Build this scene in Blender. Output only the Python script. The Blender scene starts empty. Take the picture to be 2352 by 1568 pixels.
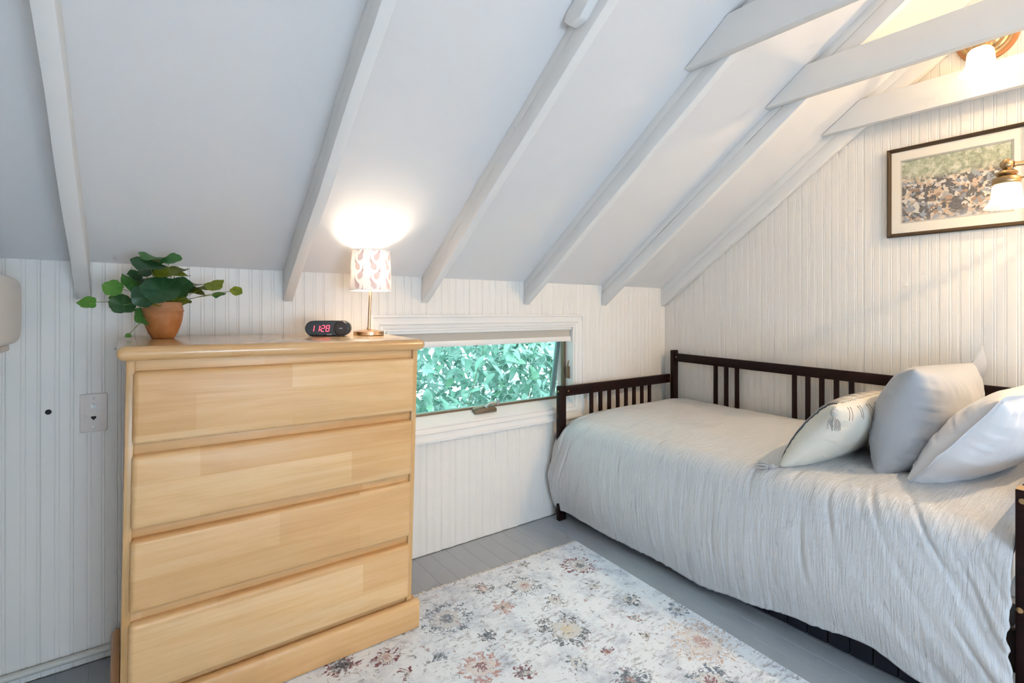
import bpy, bmesh, math, random
from mathutils import Vector, Matrix, noise

random.seed(7)
SC = bpy.context.scene
COL = SC.collection
PI = math.pi
R = math.radians

# ------------------------------------------------------------------ camera, sky, daylight, exposure
cam_d = bpy.data.cameras.new('camera')
cam_d.sensor_width = 36.0
cam_d.lens = 18.0
cam_d.shift_y = -67.0 / 2352.0
cam_d.clip_start = 0.02
cam = bpy.data.objects.new('camera', cam_d)
cam.location = (0, 0, 1.2)
cam.rotation_euler = (R(90), 0, -R(37.14))
COL.objects.link(cam)
SC.camera = cam

SC.view_settings.view_transform = 'Standard'
SC.view_settings.look = 'None'
SC.view_settings.gamma = 1.0
SC.view_settings.use_curve_mapping = False
SC.view_settings.exposure = 0.32
SC.cycles.max_bounces = 6
SC.cycles.diffuse_bounces = 4
SC.cycles.glossy_bounces = 2
SC.cycles.transmission_bounces = 4
SC.cycles.transparent_max_bounces = 6
SC.cycles.adaptive_threshold = 0.12
SC.cycles.use_light_tree = False
SC.cycles.adaptive_min_samples = 12

world = bpy.data.worlds.new('overcast_sky')
SC.world = world
world.use_nodes = True
bg = world.node_tree.nodes['Background']
bg.inputs[0].default_value = (0.80, 0.92, 1.0, 1)
bg.inputs[1].default_value = 4.2


def area_light(name, loc, rot, sx, sy, power, color):
    d = bpy.data.lights.new(name, 'AREA')
    d.shape = 'RECTANGLE'
    d.size, d.size_y = sx, sy
    d.energy = power
    d.color = color
    o = bpy.data.objects.new(name, d)
    o.location = loc
    o.rotation_euler = rot
    COL.objects.link(o)
    return o


# daylight entering by the two windows behind the camera
area_light('daylight_knee_window', (0.62, -2.24, 0.82), (R(90), 0, 0), 1.4, 0.85, 31, (0.53, 0.75, 1.0))
area_light('daylight_gable_window', (-0.42, -1.25, 1.25), (R(90), 0, R(-90)), 0.7, 0.7, 2, (0.55, 0.76, 1.0))

WARM = (1.0, 0.71, 0.40)


def bulb_light(name, loc, power, radius=0.02, color=WARM):
    d = bpy.data.lights.new(name, 'POINT')
    d.energy = power
    d.color = color
    d.shadow_soft_size = radius
    o = bpy.data.objects.new(name, d)
    o.location = loc
    COL.objects.link(o)
    return o


# ------------------------------------------------------------------ dimensions of the room
YB = 2.27          # knee wall
XR = 3.102         # gable wall with the bed
XL = -0.45         # gable wall on the left
YF = -2.27         # knee wall behind the camera
SLOPE = 0.025      # the old floor falls away from the knee wall
TANR = 0.7373      # roof pitch
ZC0, ZB0 = 1.372, 1.243


def fz(y):
    return -SLOPE * (YB - y)


def zc(y):
    return ZC0 + TANR * (YB - abs(y))


# ------------------------------------------------------------------ mesh helpers
ROOT = {}


class MB:
    def __init__(self):
        self.v, self.f, self.uv = [], [], None

    def add(self, vs, fs):
        b = len(self.v)
        self.v += [tuple(p) for p in vs]
        self.f += [tuple(i + b for i in q) for q in fs]
        return self

    def box(self, x0, x1, y0, y1, z0, z1, fn=None):
        vs = [(x, y, z) for z in (z0, z1) for y in (y0, y1) for x in (x0, x1)]
        if fn:
            vs = [fn(*p) for p in vs]
        return self.add(vs, [(0, 2, 3, 1), (4, 5, 7, 6), (0, 1, 5, 4), (2, 6, 7, 3), (0, 4, 6, 2), (1, 3, 7, 5)])

    def extrude(self, A, B, cap=True):
        n = len(A)
        fs = [(i, (i + 1) % n, n + (i + 1) % n, n + i) for i in range(n)]
        if cap:
            fs += [tuple(range(n))[::-1], tuple(range(n, 2 * n))]
        return self.add(list(A) + list(B), fs)

    def tube(self, pts, r, seg=8, cap=True):
        pts = [Vector(p) for p in pts]
        n = len(pts)
        rs = r if isinstance(r, (list, tuple)) else [r] * n
        vs, prev = [], None
        for i, p in enumerate(pts):
            t = (pts[min(i + 1, n - 1)] - pts[max(i - 1, 0)]).normalized()
            if prev is None:
                a = t.cross(Vector((0, 0, 1)))
                if a.length < 1e-3:
                    a = t.cross(Vector((0, 1, 0)))
            else:
                a = prev - t * prev.dot(t)
            a.normalize()
            prev = a
            b = t.cross(a)
            for k in range(seg):
                w = 2 * PI * k / seg
                vs.append(p + (a * math.cos(w) + b * math.sin(w)) * rs[i])
        fs = [(i * seg + k, i * seg + (k + 1) % seg, (i + 1) * seg + (k + 1) % seg, (i + 1) * seg + k)
              for i in range(n - 1) for k in range(seg)]
        if cap:
            fs += [tuple(range(seg))[::-1], tuple(range((n - 1) * seg, n * seg))]
        return self.add(vs, fs)

    def lathe(self, prof, c=(0, 0, 0), seg=32, axis=None):
        """prof = (radius, height) pairs, revolved about an axis through c"""
        az = Vector(axis or (0, 0, 1)).normalized()
        ax = az.orthogonal().normalized()
        ay = az.cross(ax)
        c = Vector(c)
        vs, n = [], len(prof)
        for r, h in prof:
            for k in range(seg):
                w = 2 * PI * k / seg
                vs.append(c + az * h + (ax * math.cos(w) + ay * math.sin(w)) * max(r, 1e-5))
        fs = [(i * seg + k, i * seg + (k + 1) % seg, (i + 1) * seg + (k + 1) % seg, (i + 1) * seg + k)
              for i in range(n - 1) for k in range(seg)]
        return self.add(vs, fs)

    def grid(self, fn, nu, nv, close_u=False):
        vs = [fn(i / nu, j / nv) for j in range(nv + 1) for i in range(nu + 1)]
        w = nu + 1
        fs = [(j * w + i, j * w + i + 1, (j + 1) * w + i + 1, (j + 1) * w + i) for j in range(nv) for i in range(nu)]
        return self.add(vs, fs)

    def build(self, name, mat, parent=None, loc=None, bevel=0, segs=2, smooth=35, weld=False, sub=0):
        off = ROOT[parent] if parent else Vector(loc or (0, 0, 0))
        me = bpy.data.meshes.new(name)
        me.from_pydata([tuple(Vector(p) - off) for p in self.v], [], self.f)
        if self.uv:
            lay = me.uv_layers.new(name='UVMap')
            for lp in me.loops:
                lay.data[lp.index].uv = self.uv[lp.vertex_index]
        bm = bmesh.new()
        bm.from_mesh(me)
        if weld:
            bmesh.ops.remove_doubles(bm, verts=bm.verts, dist=1e-5)
        if not self.uv:
            bmesh.ops.recalc_face_normals(bm, faces=bm.faces)
        if bevel:
            es = [e for e in bm.edges if len(e.link_faces) == 2 and e.calc_face_angle(0) > 0.5]
            bmesh.ops.bevel(bm, geom=es, offset=bevel, segments=segs, affect='EDGES', profile=0.5, clamp_overlap=True)
        bm.to_mesh(me)
        bm.free()
        if smooth:
            for p in me.polygons:
                p.use_smooth = True
            me.set_sharp_from_angle(angle=R(smooth))
        me.materials.append(mat)
        o = bpy.data.objects.new(name, me)
        COL.objects.link(o)
        if parent:
            o.parent = parent
        else:
            o.location = off
        ROOT[o] = off
        if sub:
            m = o.modifiers.new('sub', 'SUBSURF')
            m.levels = m.render_levels = sub
        return o


def inst(name, me, loc, parent=None, rot=None, scale=None):
    o = bpy.data.objects.new(name, me)
    COL.objects.link(o)
    off = ROOT[parent] if parent else Vector((0, 0, 0))
    o.location = Vector(loc) - off
    if rot is not None:
        o.rotation_euler = rot
    if scale is not None:
        o.scale = scale
    if parent:
        o.parent = parent
    ROOT[o] = Vector(loc)
    return o


def tag(o, label, cat=None, group=None, kind=None):
    o['label'] = label
    if cat:
        o['category'] = cat
    if group:
        o['group'] = group
    if kind:
        o['kind'] = kind
    return o


def thing(name, label, cat, loc, group=None):
    o = bpy.data.objects.new(name, None)
    o.empty_display_size = 0.1
    o.location = loc
    COL.objects.link(o)
    ROOT[o] = Vector(loc)
    return tag(o, label, cat, group)


# ------------------------------------------------------------------ material helpers
class NT:
    def __init__(self, name):
        self.m = bpy.data.materials.new(name)
        self.m.use_nodes = True
        self.t = self.m.node_tree
        self.b = self.t.nodes['Principled BSDF']
        self.out = self.t.nodes['Material Output']

    def n(self, typ, **kw):
        nd = self.t.nodes.new(typ)
        for k, v in kw.items():
            if k.startswith('_'):
                nd.inputs[k[1:]].default_value = v
            else:
                setattr(nd, k, v)
        return nd

    def l(self, a, b):
        self.t.links.new(a, b)

    def put(self, sock, v):
        if isinstance(v, bpy.types.NodeSocket):
            self.l(v, sock)
        elif v is not None:
            if sock.type == 'RGBA' and len(v) == 3:
                v = (*v, 1)
            sock.default_value = v

    def math(self, op, a, b=None, c=None, clamp=False):
        nd = self.n('ShaderNodeMath', operation=op, use_clamp=clamp)
        for i, x in enumerate((a, b, c)):
            if x is not None:
                self.put(nd.inputs[i], x)
        return nd.outputs[0]

    def mix(self, f, a, b, mode='MIX'):
        nd = self.n('ShaderNodeMix', data_type='RGBA', blend_type=mode)
        self.put(nd.inputs[0], f)
        self.put(nd.inputs[6], a)
        self.put(nd.inputs[7], b)
        return nd.outputs[2]

    def ramp(self, f, stops):
        nd = self.n('ShaderNodeValToRGB')
        e = nd.color_ramp.elements
        e[0].position, e[0].color = stops[0][0], (*stops[0][1], 1)
        e[1].position, e[1].color = stops[-1][0], (*stops[-1][1], 1)
        for p, c in stops[1:-1]:
            x = e.new(p)
            x.color = (*c, 1)
        self.l(f, nd.inputs[0])
        return nd.outputs[0]

    def coord(self, which='Object', scale=(1, 1, 1), rot=(0, 0, 0), loc=(0, 0, 0)):
        tc = self.n('ShaderNodeTexCoord')
        mp = self.n('ShaderNodeMapping')
        mp.inputs['Scale'].default_value = scale
        mp.inputs['Rotation'].default_value = rot
        mp.inputs['Location'].default_value = loc
        self.l(tc.outputs[which], mp.inputs[0])
        return mp.outputs[0]

    def noise(self, vec, scale, detail=3, rough=0.5, dist=0.0, out=0):
        nd = self.n('ShaderNodeTexNoise')
        nd.inputs['Scale'].default_value = scale
        nd.inputs['Detail'].default_value = detail
        nd.inputs['Roughness'].default_value = rough
        nd.inputs['Distortion'].default_value = dist
        self.l(vec, nd.inputs['Vector'])
        return nd.outputs[out]

    def bump(self, h, strength=0.3, dist=0.01):
        nd = self.n('ShaderNodeBump')
        nd.inputs['Strength'].default_value = strength
        nd.inputs['Distance'].default_value = dist
        self.l(h, nd.inputs['Height'])
        self.l(nd.outputs[0], self.b.inputs['Normal'])

    def set(self, color=None, rough=None, metal=None, **kw):
        self.put(self.b.inputs['Base Color'], color)
        self.put(self.b.inputs['Roughness'], rough)
        self.put(self.b.inputs['Metallic'], metal)
        for k, v in kw.items():
            self.put(self.b.inputs[k.replace('_', ' ')], v)
        return self.m


def plain(name, color, rough=0.5, metal=0.0, **kw):
    return NT(name).set(color, rough, metal, **kw)


def paint(name, color, rough=0.5, var=0.03, bump=0.15, scale=9.0):
    t = NT(name)
    c = t.coord('Object')
    n1 = t.noise(c, scale, 2, 0.6)
    dark = tuple(x * (1 - var * 2) for x in color)
    col = t.mix(n1, dark, color)
    h = t.noise(c, 70, 1, 0.6)
    t.bump(h, bump, 0.002)
    return t.set(col, rough)


def wood(name, c0, c1, c2, rough=0.3, axis=0, strips=True, coat=0.2):
    """straight grained timber, glued up from horizontal strips"""
    t = NT(name)
    sc = [14, 14, 14]
    sc[axis] = 1.1
    c = t.coord('Object', tuple(sc))
    g = t.noise(c, 1.6, 5, 0.62, 0.9)
    fine = t.noise(t.coord('Object', tuple(x * (7 if i != axis else 2.2) for i, x in enumerate(sc))), 1.5, 3, 0.6)
    k = t.math('ADD', t.math('MULTIPLY', g, 0.75), t.math('MULTIPLY', fine, 0.25))
    col = t.ramp(k, [(0.25, c0), (0.5, c1), (0.75, c2)])
    if strips:
        bt = t.n('ShaderNodeTexBrick')
        bt.offset, bt.squash = 0.37, 1.0
        bt.inputs['Color1'].default_value = (0.85, 0.73, 0.59, 1)
        bt.inputs['Color2'].default_value = (1.0, 1.0, 1.0, 1)
        bt.inputs['Mortar'].default_value = (0.93, 0.9, 0.85, 1)
        bt.inputs['Mortar Size'].default_value = 0.0
        bt.inputs['Scale'].default_value = 1.0
        bt.inputs['Brick Width'].default_value = 0.72
        bt.inputs['Row Height'].default_value = 0.103
        bt.inputs['Bias'].default_value = 0.1
        oi_ = t.n('ShaderNodeObjectInfo')
        cb = t.n('ShaderNodeCombineXYZ')
        t.l(t.math('MULTIPLY', oi_.outputs['Random'], 5.3), cb.inputs[0])
        t.l(t.math('MULTIPLY', oi_.outputs['Random'], 0.2), cb.inputs[1])
        va = t.n('ShaderNodeVectorMath', operation='ADD')
        t.l(t.coord('Object', (1, 1, 1), (R(-90), 0, 0)), va.inputs[0])
        t.l(cb.outputs[0], va.inputs[1])
        t.l(va.outputs[0], bt.inputs['Vector'])
        col = t.mix(1.0, col, bt.outputs[0], 'MULTIPLY')
    t.bump(fine, 0.04, 0.001)
    return t.set(col, rough, 0.0, Coat_Weight=coat, Coat_Roughness=0.25)


M = {}
M['board'] = paint('white_board_paint', (0.83, 0.81, 0.775), 0.42, 0.02, 0.12)
M['ceiling'] = paint('white_ceiling_paint', (0.76, 0.765, 0.775), 0.7, 0.012, 0.1, 2.0)
M['beam'] = paint('white_beam_paint', (0.80, 0.805, 0.80), 0.45, 0.02, 0.25, 6.0)
M['trim'] = paint('white_trim_paint', (0.84, 0.83, 0.805), 0.32, 0.01, 0.06)
M['floor'] = paint('grey_floor_paint', (0.400, 0.435, 0.48), 0.36, 0.06, 0.12, 4.0)
M['gap'] = plain('dark_gap', (0.03, 0.027, 0.025), 0.9)
M['bronze'] = plain('bronze_metal', (0.23, 0.17, 0.11), 0.42, 0.55)
M['sashmetal'] = plain('grey_green_aluminium', (0.23, 0.33, 0.32), 0.4, 0.3)
M['brass'] = plain('antique_brass', (0.44, 0.30, 0.155), 0.33, 1.0)
M['brushed'] = plain('brushed_gold', (0.70, 0.46, 0.28), 0.30, 1.0)
M['maple'] = wood('honey_maple', (0.65, 0.39, 0.165), (0.745, 0.495, 0.25), (0.80, 0.60, 0.35), 0.40, coat=0.06)
M['maple_top'] = wood('polished_honey_maple', (0.65, 0.39, 0.165), (0.745, 0.495, 0.25), (0.80, 0.60, 0.35), 0.20, coat=0.7)
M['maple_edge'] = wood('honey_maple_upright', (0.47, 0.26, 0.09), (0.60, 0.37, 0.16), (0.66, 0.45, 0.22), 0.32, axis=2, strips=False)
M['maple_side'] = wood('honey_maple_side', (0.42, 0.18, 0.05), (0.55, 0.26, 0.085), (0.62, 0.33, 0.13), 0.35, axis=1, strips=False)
M['espresso'] = wood('espresso_stained_wood', (0.006, 0.002, 0.002), (0.013, 0.0035, 0.003), (0.026, 0.007, 0.005), 0.42, axis=1, strips=False, coat=0.0)
M['espresso'].node_tree.nodes['Principled BSDF'].inputs['Specular IOR Level'].default_value = 0.22
M['navy'] = plain('dark_navy_panel', (0.008, 0.009, 0.016), 0.35)
M['rawwood'] = plain('bare_wood_end', (0.42, 0.27, 0.13), 0.6)
M['cream_plastic'] = plain('cream_plastic', (0.82, 0.78, 0.73), 0.4)
M['beige_plastic'] = plain('beige_plastic', (0.78, 0.72, 0.68), 0.4)
M['pipe'] = paint('cream_pipe_paint', (0.66, 0.655, 0.60), 0.4, 0.03, 0.2)
M['steel'] = plain('steel', (0.42, 0.42, 0.40), 0.45, 0.8)

# ------------------------------------------------------------------ the setting
W_X0, W_X1, W_Z0, W_Z1 = 0.963, 2.195, 0.624, 1.121      # window opening in the knee wall

mb = MB()
mb.box(XL - 0.1, XR + 0.1, YF - 0.1, YB + 0.1, -0.12, -0.022, lambda x, y, z: (x, y, z + fz(y)))
floor = tag(mb.build('floor', M['gap']), 'grey painted plank floor sloping gently away from the window', 'floor', kind='structure')
PW = 0.0868
mb = MB().box(0.0002, PW - 0.0002, YF, YB, -0.022, 0, lambda x, y, z: (x, y, z + fz(y)))
pl = mb.build('plank', M['floor'], floor, bevel=0.0007, segs=1)
pme = pl.data
bpy.data.objects.remove(pl)
x = 1.989 - PW * 29
while x < XR:
    if x + PW > XL:
        inst('plank', pme, (x, 0, 0), floor)
    x += PW


def bead_profile(w):
    h = w / 2
    g = 0.0017
    return [(0, -g * 1.5), (0.0022, 0), (h - 0.0075, 0), (h - 0.0055, -g * .8), (h - 0.003, -0.0002), (h + 0.003, -0.0002),
            (h + 0.0055, -g * .8), (h + 0.0075, 0), (w - 0.0095, 0), (w - 0.0078, -g * .7), (w - 0.0055, -0.0002), (w - 0.0016, -0.0003), (w, -g * 1.5),
            (w, -0.012), (0, -0.012)]


def wall_boards(parent, p0, along, normal, a0, a1, pitch, z0f, z1f, split=None):
    """one matched beadboard plank after another; a runs along the wall"""
    al, nm = Vector(along), Vector(normal)
    cache = {}
    a = a0
    while a < a1 - 1e-6:
        w = min(pitch, a1 - a)
        spans = [(None, None)]
        if split and a + w > split[0] and a < split[1]:
            spans = [(None, split[2]), (split[3], None)]
        for lo, hi in spans:
            prof = bead_profile(pitch) if w > pitch - 1e-6 else [(0, 0), (w, 0), (w, -0.012), (0, -0.012)]
            A, B = [], []
            for q, d in prof:
                p = Vector(p0) + al * (a + q) + nm * d
                A.append(Vector((p.x, p.y, z0f(p) if lo is None else lo)))
                B.append(Vector((p.x, p.y, z1f(p) if hi is None else hi)))
            jit = random.uniform(-0.0008, 0.0)
            A = [v + nm * jit for v in A]
            B = [v + nm * jit for v in B]
            MB().extrude(A, B).build('board', M['board'], parent, smooth=0)
        a += w


# knee wall with the window
mb = MB()
for bx in ((XL - .1, W_X0, -0.1, ZC0 + .25), (W_X1, XR + .1, -0.1, ZC0 + .25), (W_X0, W_X1, -0.1, W_Z0), (W_X0, W_X1, W_Z1, ZC0 + .25)):
    mb.box(bx[0], bx[1], YB + 0.0135, YB + 0.15, bx[2], bx[3])
wall_back = tag(mb.build('wall_back', M['board']), 'low white beadboard knee wall with the small window', 'wall', kind='structure')
P = 0.083
J0 = 1.0256 - P * 18
wall_boards(wall_back, (0, YB, 0), (1, 0, 0), (0, -1, 0), J0, XR, P, lambda p: 0.004 + random.uniform(-.0015, .0015),
            lambda p: ZC0 + 0.004, (W_X0, W_X1, W_Z0 - 0.03, W_Z1 + 0.03))
# a drilled hole in one board
mb = MB().lathe([(0.0085, 0), (0.0085, 0.0012), (0.0065, 0.0014), (0, 0.0006)], (-0.1996, YB, 0.871), 16, (0, -1, 0))
tag(mb.build('drilled_hole', M['gap'], wall_back), 'small black drilled hole')

# gable wall behind the bed
mb = MB()
pts = [(YB + .1, -0.15), (YB + .1, zc(YB) + .03), (0, zc(0) + .1), (YF - .1, zc(YF) + .03), (YF - .1, -0.2)]
mb.extrude([(XR + 0.0135, y, z) for y, z in pts], [(XR + 0.15, y, z) for y, z in pts])
wall_right = tag(mb.build('wall_right', M['board'], smooth=0), 'tall white beadboard gable wall behind the daybed', 'wall', kind='structure')
PG = 0.0778
yj = 2.1949 + PG
wall_boards(wall_right, (XR, yj, 0), (0, -1, 0), (-1, 0, 0), 0.0, yj + 1.2, PG, lambda p: fz(p.y) + 0.003, lambda p: zc(min(p.y, YB)) + 0.01)
mb = MB().box(XR - 0.001, XR + 0.02, YF, -1.2, -.12, 1.3)
mb.build('panel', M['board'], wall_right)

# walls out of sight: left gable with its window, knee wall with its window
mb = MB()
wy0, wy1, wz0, wz1 = -1.65, -0.85, 0.85, 1.65
for y0, y1, z0, z1 in ((wy1, YB + .1, -.15, 3.3), (YF - .1, wy0, -.2, 3.3), (wy0, wy1, -.2, wz0), (wy0, wy1, wz1, 3.3)):
    mb.box(XL - 0.1, XL, y0, y1, z0, z1)
tag(mb.build('wall_left', M['board'], smooth=0), 'white left gable wall carrying the air conditioner', 'wall', kind='structure')
mb = MB()
for x0, x1, z0, z1 in ((XL, 0.0, -.2, 1.6), (1.5, XR, -.2, 1.6), (0.0, 1.5, -.2, 0.36), (0.0, 1.5, 1.28, 1.6)):
    mb.box(x0, x1, YF - .1, YF, z0, z1)
tag(mb.build('wall_front', M['board'], smooth=0), 'white knee wall on the opposite side of the room', 'wall', kind='structure')


def plain_window(name, bars, label):
    m = MB()
    for b in bars:
        m.box(*b)
    return tag(m.build(name, M['trim'], bevel=0.003), label, 'window', kind='structure')


plain_window('window_2', [(0.0, 1.5, YF - .07, YF - .03, 0.36, 0.41), (0.0, 1.5, YF - .07, YF - .03, 1.23, 1.28),
                          (0.0, 0.05, YF - .07, YF - .03, 0.41, 1.23), (1.45, 1.5, YF - .07, YF - .03, 0.41, 1.23),
                          (0.73, 0.77, YF - .07, YF - .03, 0.41, 1.23)], 'wide white window in the opposite knee wall')
plain_window('window_3', [(XL - .07, XL - .03, wy0, wy1, wz0, wz0 + .05), (XL - .07, XL - .03, wy0, wy1, wz1 - .05, wz1),
                          (XL - .07, XL - .03, wy0, wy0 + .05, wz0 + .05, wz1 - .05), (XL - .07, XL - .03, wy1 - .05, wy1, wz0 + .05, wz1 - .05),
                          (XL - .07, XL - .03, wy0 + .05, wy1 - .05, 1.23, 1.27)], 'white sash window in the left gable wall')

# sloping ceiling
mb = MB()
c1 = [(YB + .16, zc(YB) - TANR * .16), (0, zc(0)), (YF - .16, zc(YF) - TANR * .16)]
pts = c1 + [(y, z + 0.10) for y, z in c1[::-1]]
mb.extrude([(XL - .1, y, z) for y, z in pts], [(XR + .15, y, z) for y, z in pts])
tag(mb.build('ceiling', M['ceiling'], smooth=0), 'smooth pale sloping attic ceiling between the rafters', 'ceiling', kind='structure')

# rafters
RAFT = [(-0.131, 0.041, -0.032, 'white rafter at far left above the wall plate, slightly crooked'),
        (0.524, 0.038, 0.0, 'white rafter between the potted plant and the table lamp'),
        (1.162, 0.038, 0.0, 'white rafter right of the lamp, split along its upper seam, with a cut board stub'),
        (1.801, 0.041, 0.0, 'white rafter above the right half of the window, carrying the nearest collar tie'),
        (2.438, 0.041, 0.0, 'white rafter with a long dark crack, above the daybed end rail'),
        (3.052, 0.045, 0.0, 'white rafter lying flat against the beadboard gable wall')]
for i, (x0, w, skew, lab) in enumerate(RAFT):
    rt = thing('rafter', lab, 'beam', (x0, YB, ZB0), 'white ceiling rafters')

    def member(xa, xb, da, db, name, bev=0.0025):
        A, B = [], []
        nseg = 14
        m = MB()
        rings = []
        for s in range(nseg + 1):
            y = YB - YB * s / nseg
            jx = skew * (YB - y) + 0.0016 * math.sin(s * 1.9 + i * 2.1)
            jz = 0.0014 * math.sin(s * 1.3 + i)
            zb_ = ZB0 + TANR * (YB - y)
            rings.append([(xa + jx, y, zb_ + da + jz), (xb + jx, y, zb_ + da + jz), (xb + jx, y, zb_ + db), (xa + jx, y, zb_ + db)])
        vs = [p for r_ in rings for p in r_]
        fs = [(a * 4 + k, a * 4 + (k + 1) % 4, a * 4 + 4 + (k + 1) % 4, a * 4 + 4 + k) for a in range(nseg) for k in range(4)]
        fs += [(3, 2, 1, 0), tuple(range(nseg * 4, nseg * 4 + 4))]
        m.add(vs, fs)
        return m.build(name, M['beam'], rt, bevel=bev, segs=2)
    member(x0, x0 + w, 0, 0.079, 'board')
    member(x0 + (0.003 if i % 2 == 0 else 0.0015), x0 + w - 0.002, 0.0805 if i in (2, 4) else 0.079, 0.131, 'furring_strip', 0.001)
    if i in (2, 4):
        ins = 0.004
        A = [(x0 + ins, YB, ZB0 + .078), (x0 + w - ins, YB, ZB0 + .078), (x0 + w - ins, YB, ZB0 + .082), (x0 + ins, YB, ZB0 + .082)]
        B = [(q[0], 0, q[2] + TANR * YB) for q in A]
        MB().extrude(A, B).build('seam', M['gap'], rt)
    if i == 2:   # sawn stub of a board still nailed to this rafter
        y0 = 1.20
        prof = [(y0, zc(y0) - .002), (y0 + .012, zc(y0) - .028), (y0 - .01, zc(y0) - .05), (y0 - .06, zc(y0) - .045), (y0 - .30, zc(y0 - .30) - .055), (y0 - .32, zc(y0 - .32) - .002)]
        MB().extrude([(x0 - .036, y, z) for y, z in prof], [(x0, y, z) for y, z in prof]).build('board_stub', M['beam'], rt, bevel=0.004)

# collar ties
TZ0, TZ1 = 2.157, 2.293
for x1, lab in ((1.801, 'white collar tie nearest the camera, cut off by the top of the photo'),
                (2.438, 'middle white collar tie crossing in front of the upper glass shade'),
                (3.052, 'white collar tie beside the gable wall, lit warm by the sconce')):
    ya, yb2 = YB - (TZ0 - ZC0) / TANR - .003, YB - (TZ1 - ZC0) / TANR - .003
    prof = [(ya, TZ0), (yb2, TZ1), (-yb2, TZ1), (-ya, TZ0)]
    mb = MB().extrude([(x1 - .040, y, z) for y, z in prof], [(x1, y, z) for y, z in prof])
    t_ = mb.build('collar_tie', M['beam'], loc=(x1, 0, TZ0), bevel=0.003)
    tag(t_, lab, 'beam', 'white collar ties')

# ------------------------------------------------------------------ window 1
win = thing('window_1', 'narrow awning window with bronze sash in the knee wall', 'window', ((W_X0 + W_X1) / 2, YB, W_Z0))
win['kind'] = 'structure'
CW = 0.0665
cprof = [(0, 0), (0, .021), (.011, .021), (.014, .015), (.030, .012), (.040, .013), (.045, .0175), (.049, .0135), (.061, .0115), (CW, .009), (CW, 0)]
ox0, ox1, oz0, oz1 = W_X0 - CW, W_X1 + CW, W_Z0 - CW, W_Z1 + CW


def corner(k, a):
    return [(ox0 + a, oz0 + a), (ox1 - a, oz0 + a), (ox1 - a, oz1 - a), (ox0 + a, oz1 - a)][k % 4]


for k in range(4):
    A = [(corner(k, a)[0], YB - d, corner(k, a)[1]) for a, d in cprof]
    B = [(corner(k + 1, a)[0], YB - d, corner(k + 1, a)[1]) for a, d in cprof]
    MB().extrude(A, B).build('casing', M['trim'], win, smooth=25)
JT = 0.012
for bx in ((W_X0, W_X0 + JT, W_Z0, W_Z1), (W_X1 - JT, W_X1, W_Z0, W_Z1), (W_X0 + JT, W_X1 - JT, W_Z1 - JT, W_Z1)):
    MB().box(bx[0], bx[1], YB - .006, YB + .14, bx[2], bx[3]).build('jamb', M['trim'], win, bevel=0.002)
MB().extrude([(W_X0 + JT, YB - .006, W_Z0), (W_X0 + JT, YB - .006, W_Z0 + .012), (W_X0 + JT, YB + .055, W_Z0 + .052), (W_X0 + JT, YB + .14, W_Z0 + .052), (W_X0 + JT, YB + .14, W_Z0)],
             [(W_X1 - JT, YB - .006, W_Z0), (W_X1 - JT, YB - .006, W_Z0 + .012), (W_X1 - JT, YB + .055, W_Z0 + .052), (W_X1 - JT, YB + .14, W_Z0 + .052), (W_X1 - JT, YB + .14, W_Z0)]).build('sill', M['trim'], win, bevel=0.002)
FX0, FX1, FZ0, FZ1, FYA, FYB = W_X0 + JT, W_X1 - JT, W_Z0 + .052, W_Z1 - JT, YB + .06, YB + .085
for bx in ((FX0, FX1, FZ0, FZ0 + .012), (FX0, FX1, FZ1 - .02, FZ1), (FX0, FX0 + .018, FZ0 + .012, FZ1 - .02), (FX1 - .018, FX1, FZ0 + .012, FZ1 - .02)):
    MB().box(bx[0], bx[1], FYA, FYB, bx[2], bx[3]).build('frame_bar', M['bronze'], win, bevel=0.001)
# sash swung out at the bottom
TILT = R(9)
hz, hy = FZ1 - .012, FYB + .004


def sash(x, y, z):
    dy, dz = y - hy, z - hz
    return (x, hy + dy * math.cos(TILT) - dz * math.sin(TILT), hz + dy * math.sin(TILT) + dz * math.cos(TILT))


SX0, SX1, SZ0, SZ1 = FX0 + .006, FX1 - .006, FZ0 - .030, FZ1 - .014
for bx in ((SX0, SX1, SZ0, SZ0 + .016), (SX0, SX1, SZ1 - .028, SZ1), (SX0, SX0 + .026, SZ0 + .016, SZ1 - .028), (SX1 - .026, SX1, SZ0 + .016, SZ1 - .028)):
    MB().box(bx[0], bx[1], hy, hy + .022, bx[2], bx[3], sash).build('sash_rail', M['sashmetal'], win, bevel=0.002)
t = NT('green_tinted_glass')
tr = t.n('ShaderNodeBsdfTransparent')
tr.inputs[0].default_value = (0.78, 0.94, 0.91, 1)
gl = t.n('ShaderNodeBsdfGlossy')
gl.inputs['Roughness'].default_value = 0.02
fr = t.n('ShaderNodeFresnel')
fr.inputs[0].default_value = 1.25
mx = t.n('ShaderNodeMixShader')
t.l(fr.outputs[0], mx.inputs[0])
t.l(tr.outputs[0], mx.inputs[1])
t.l(gl.outputs[0], mx.inputs[2])
t.l(mx.outputs[0], t.out.inputs[0])
M['tint'] = t.m
MB().box(SX0 + .02, SX1 - .02, hy + .009, hy + .014, SZ0 + .01, SZ1 - .02, sash).build('pane', M['tint'], win)
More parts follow.
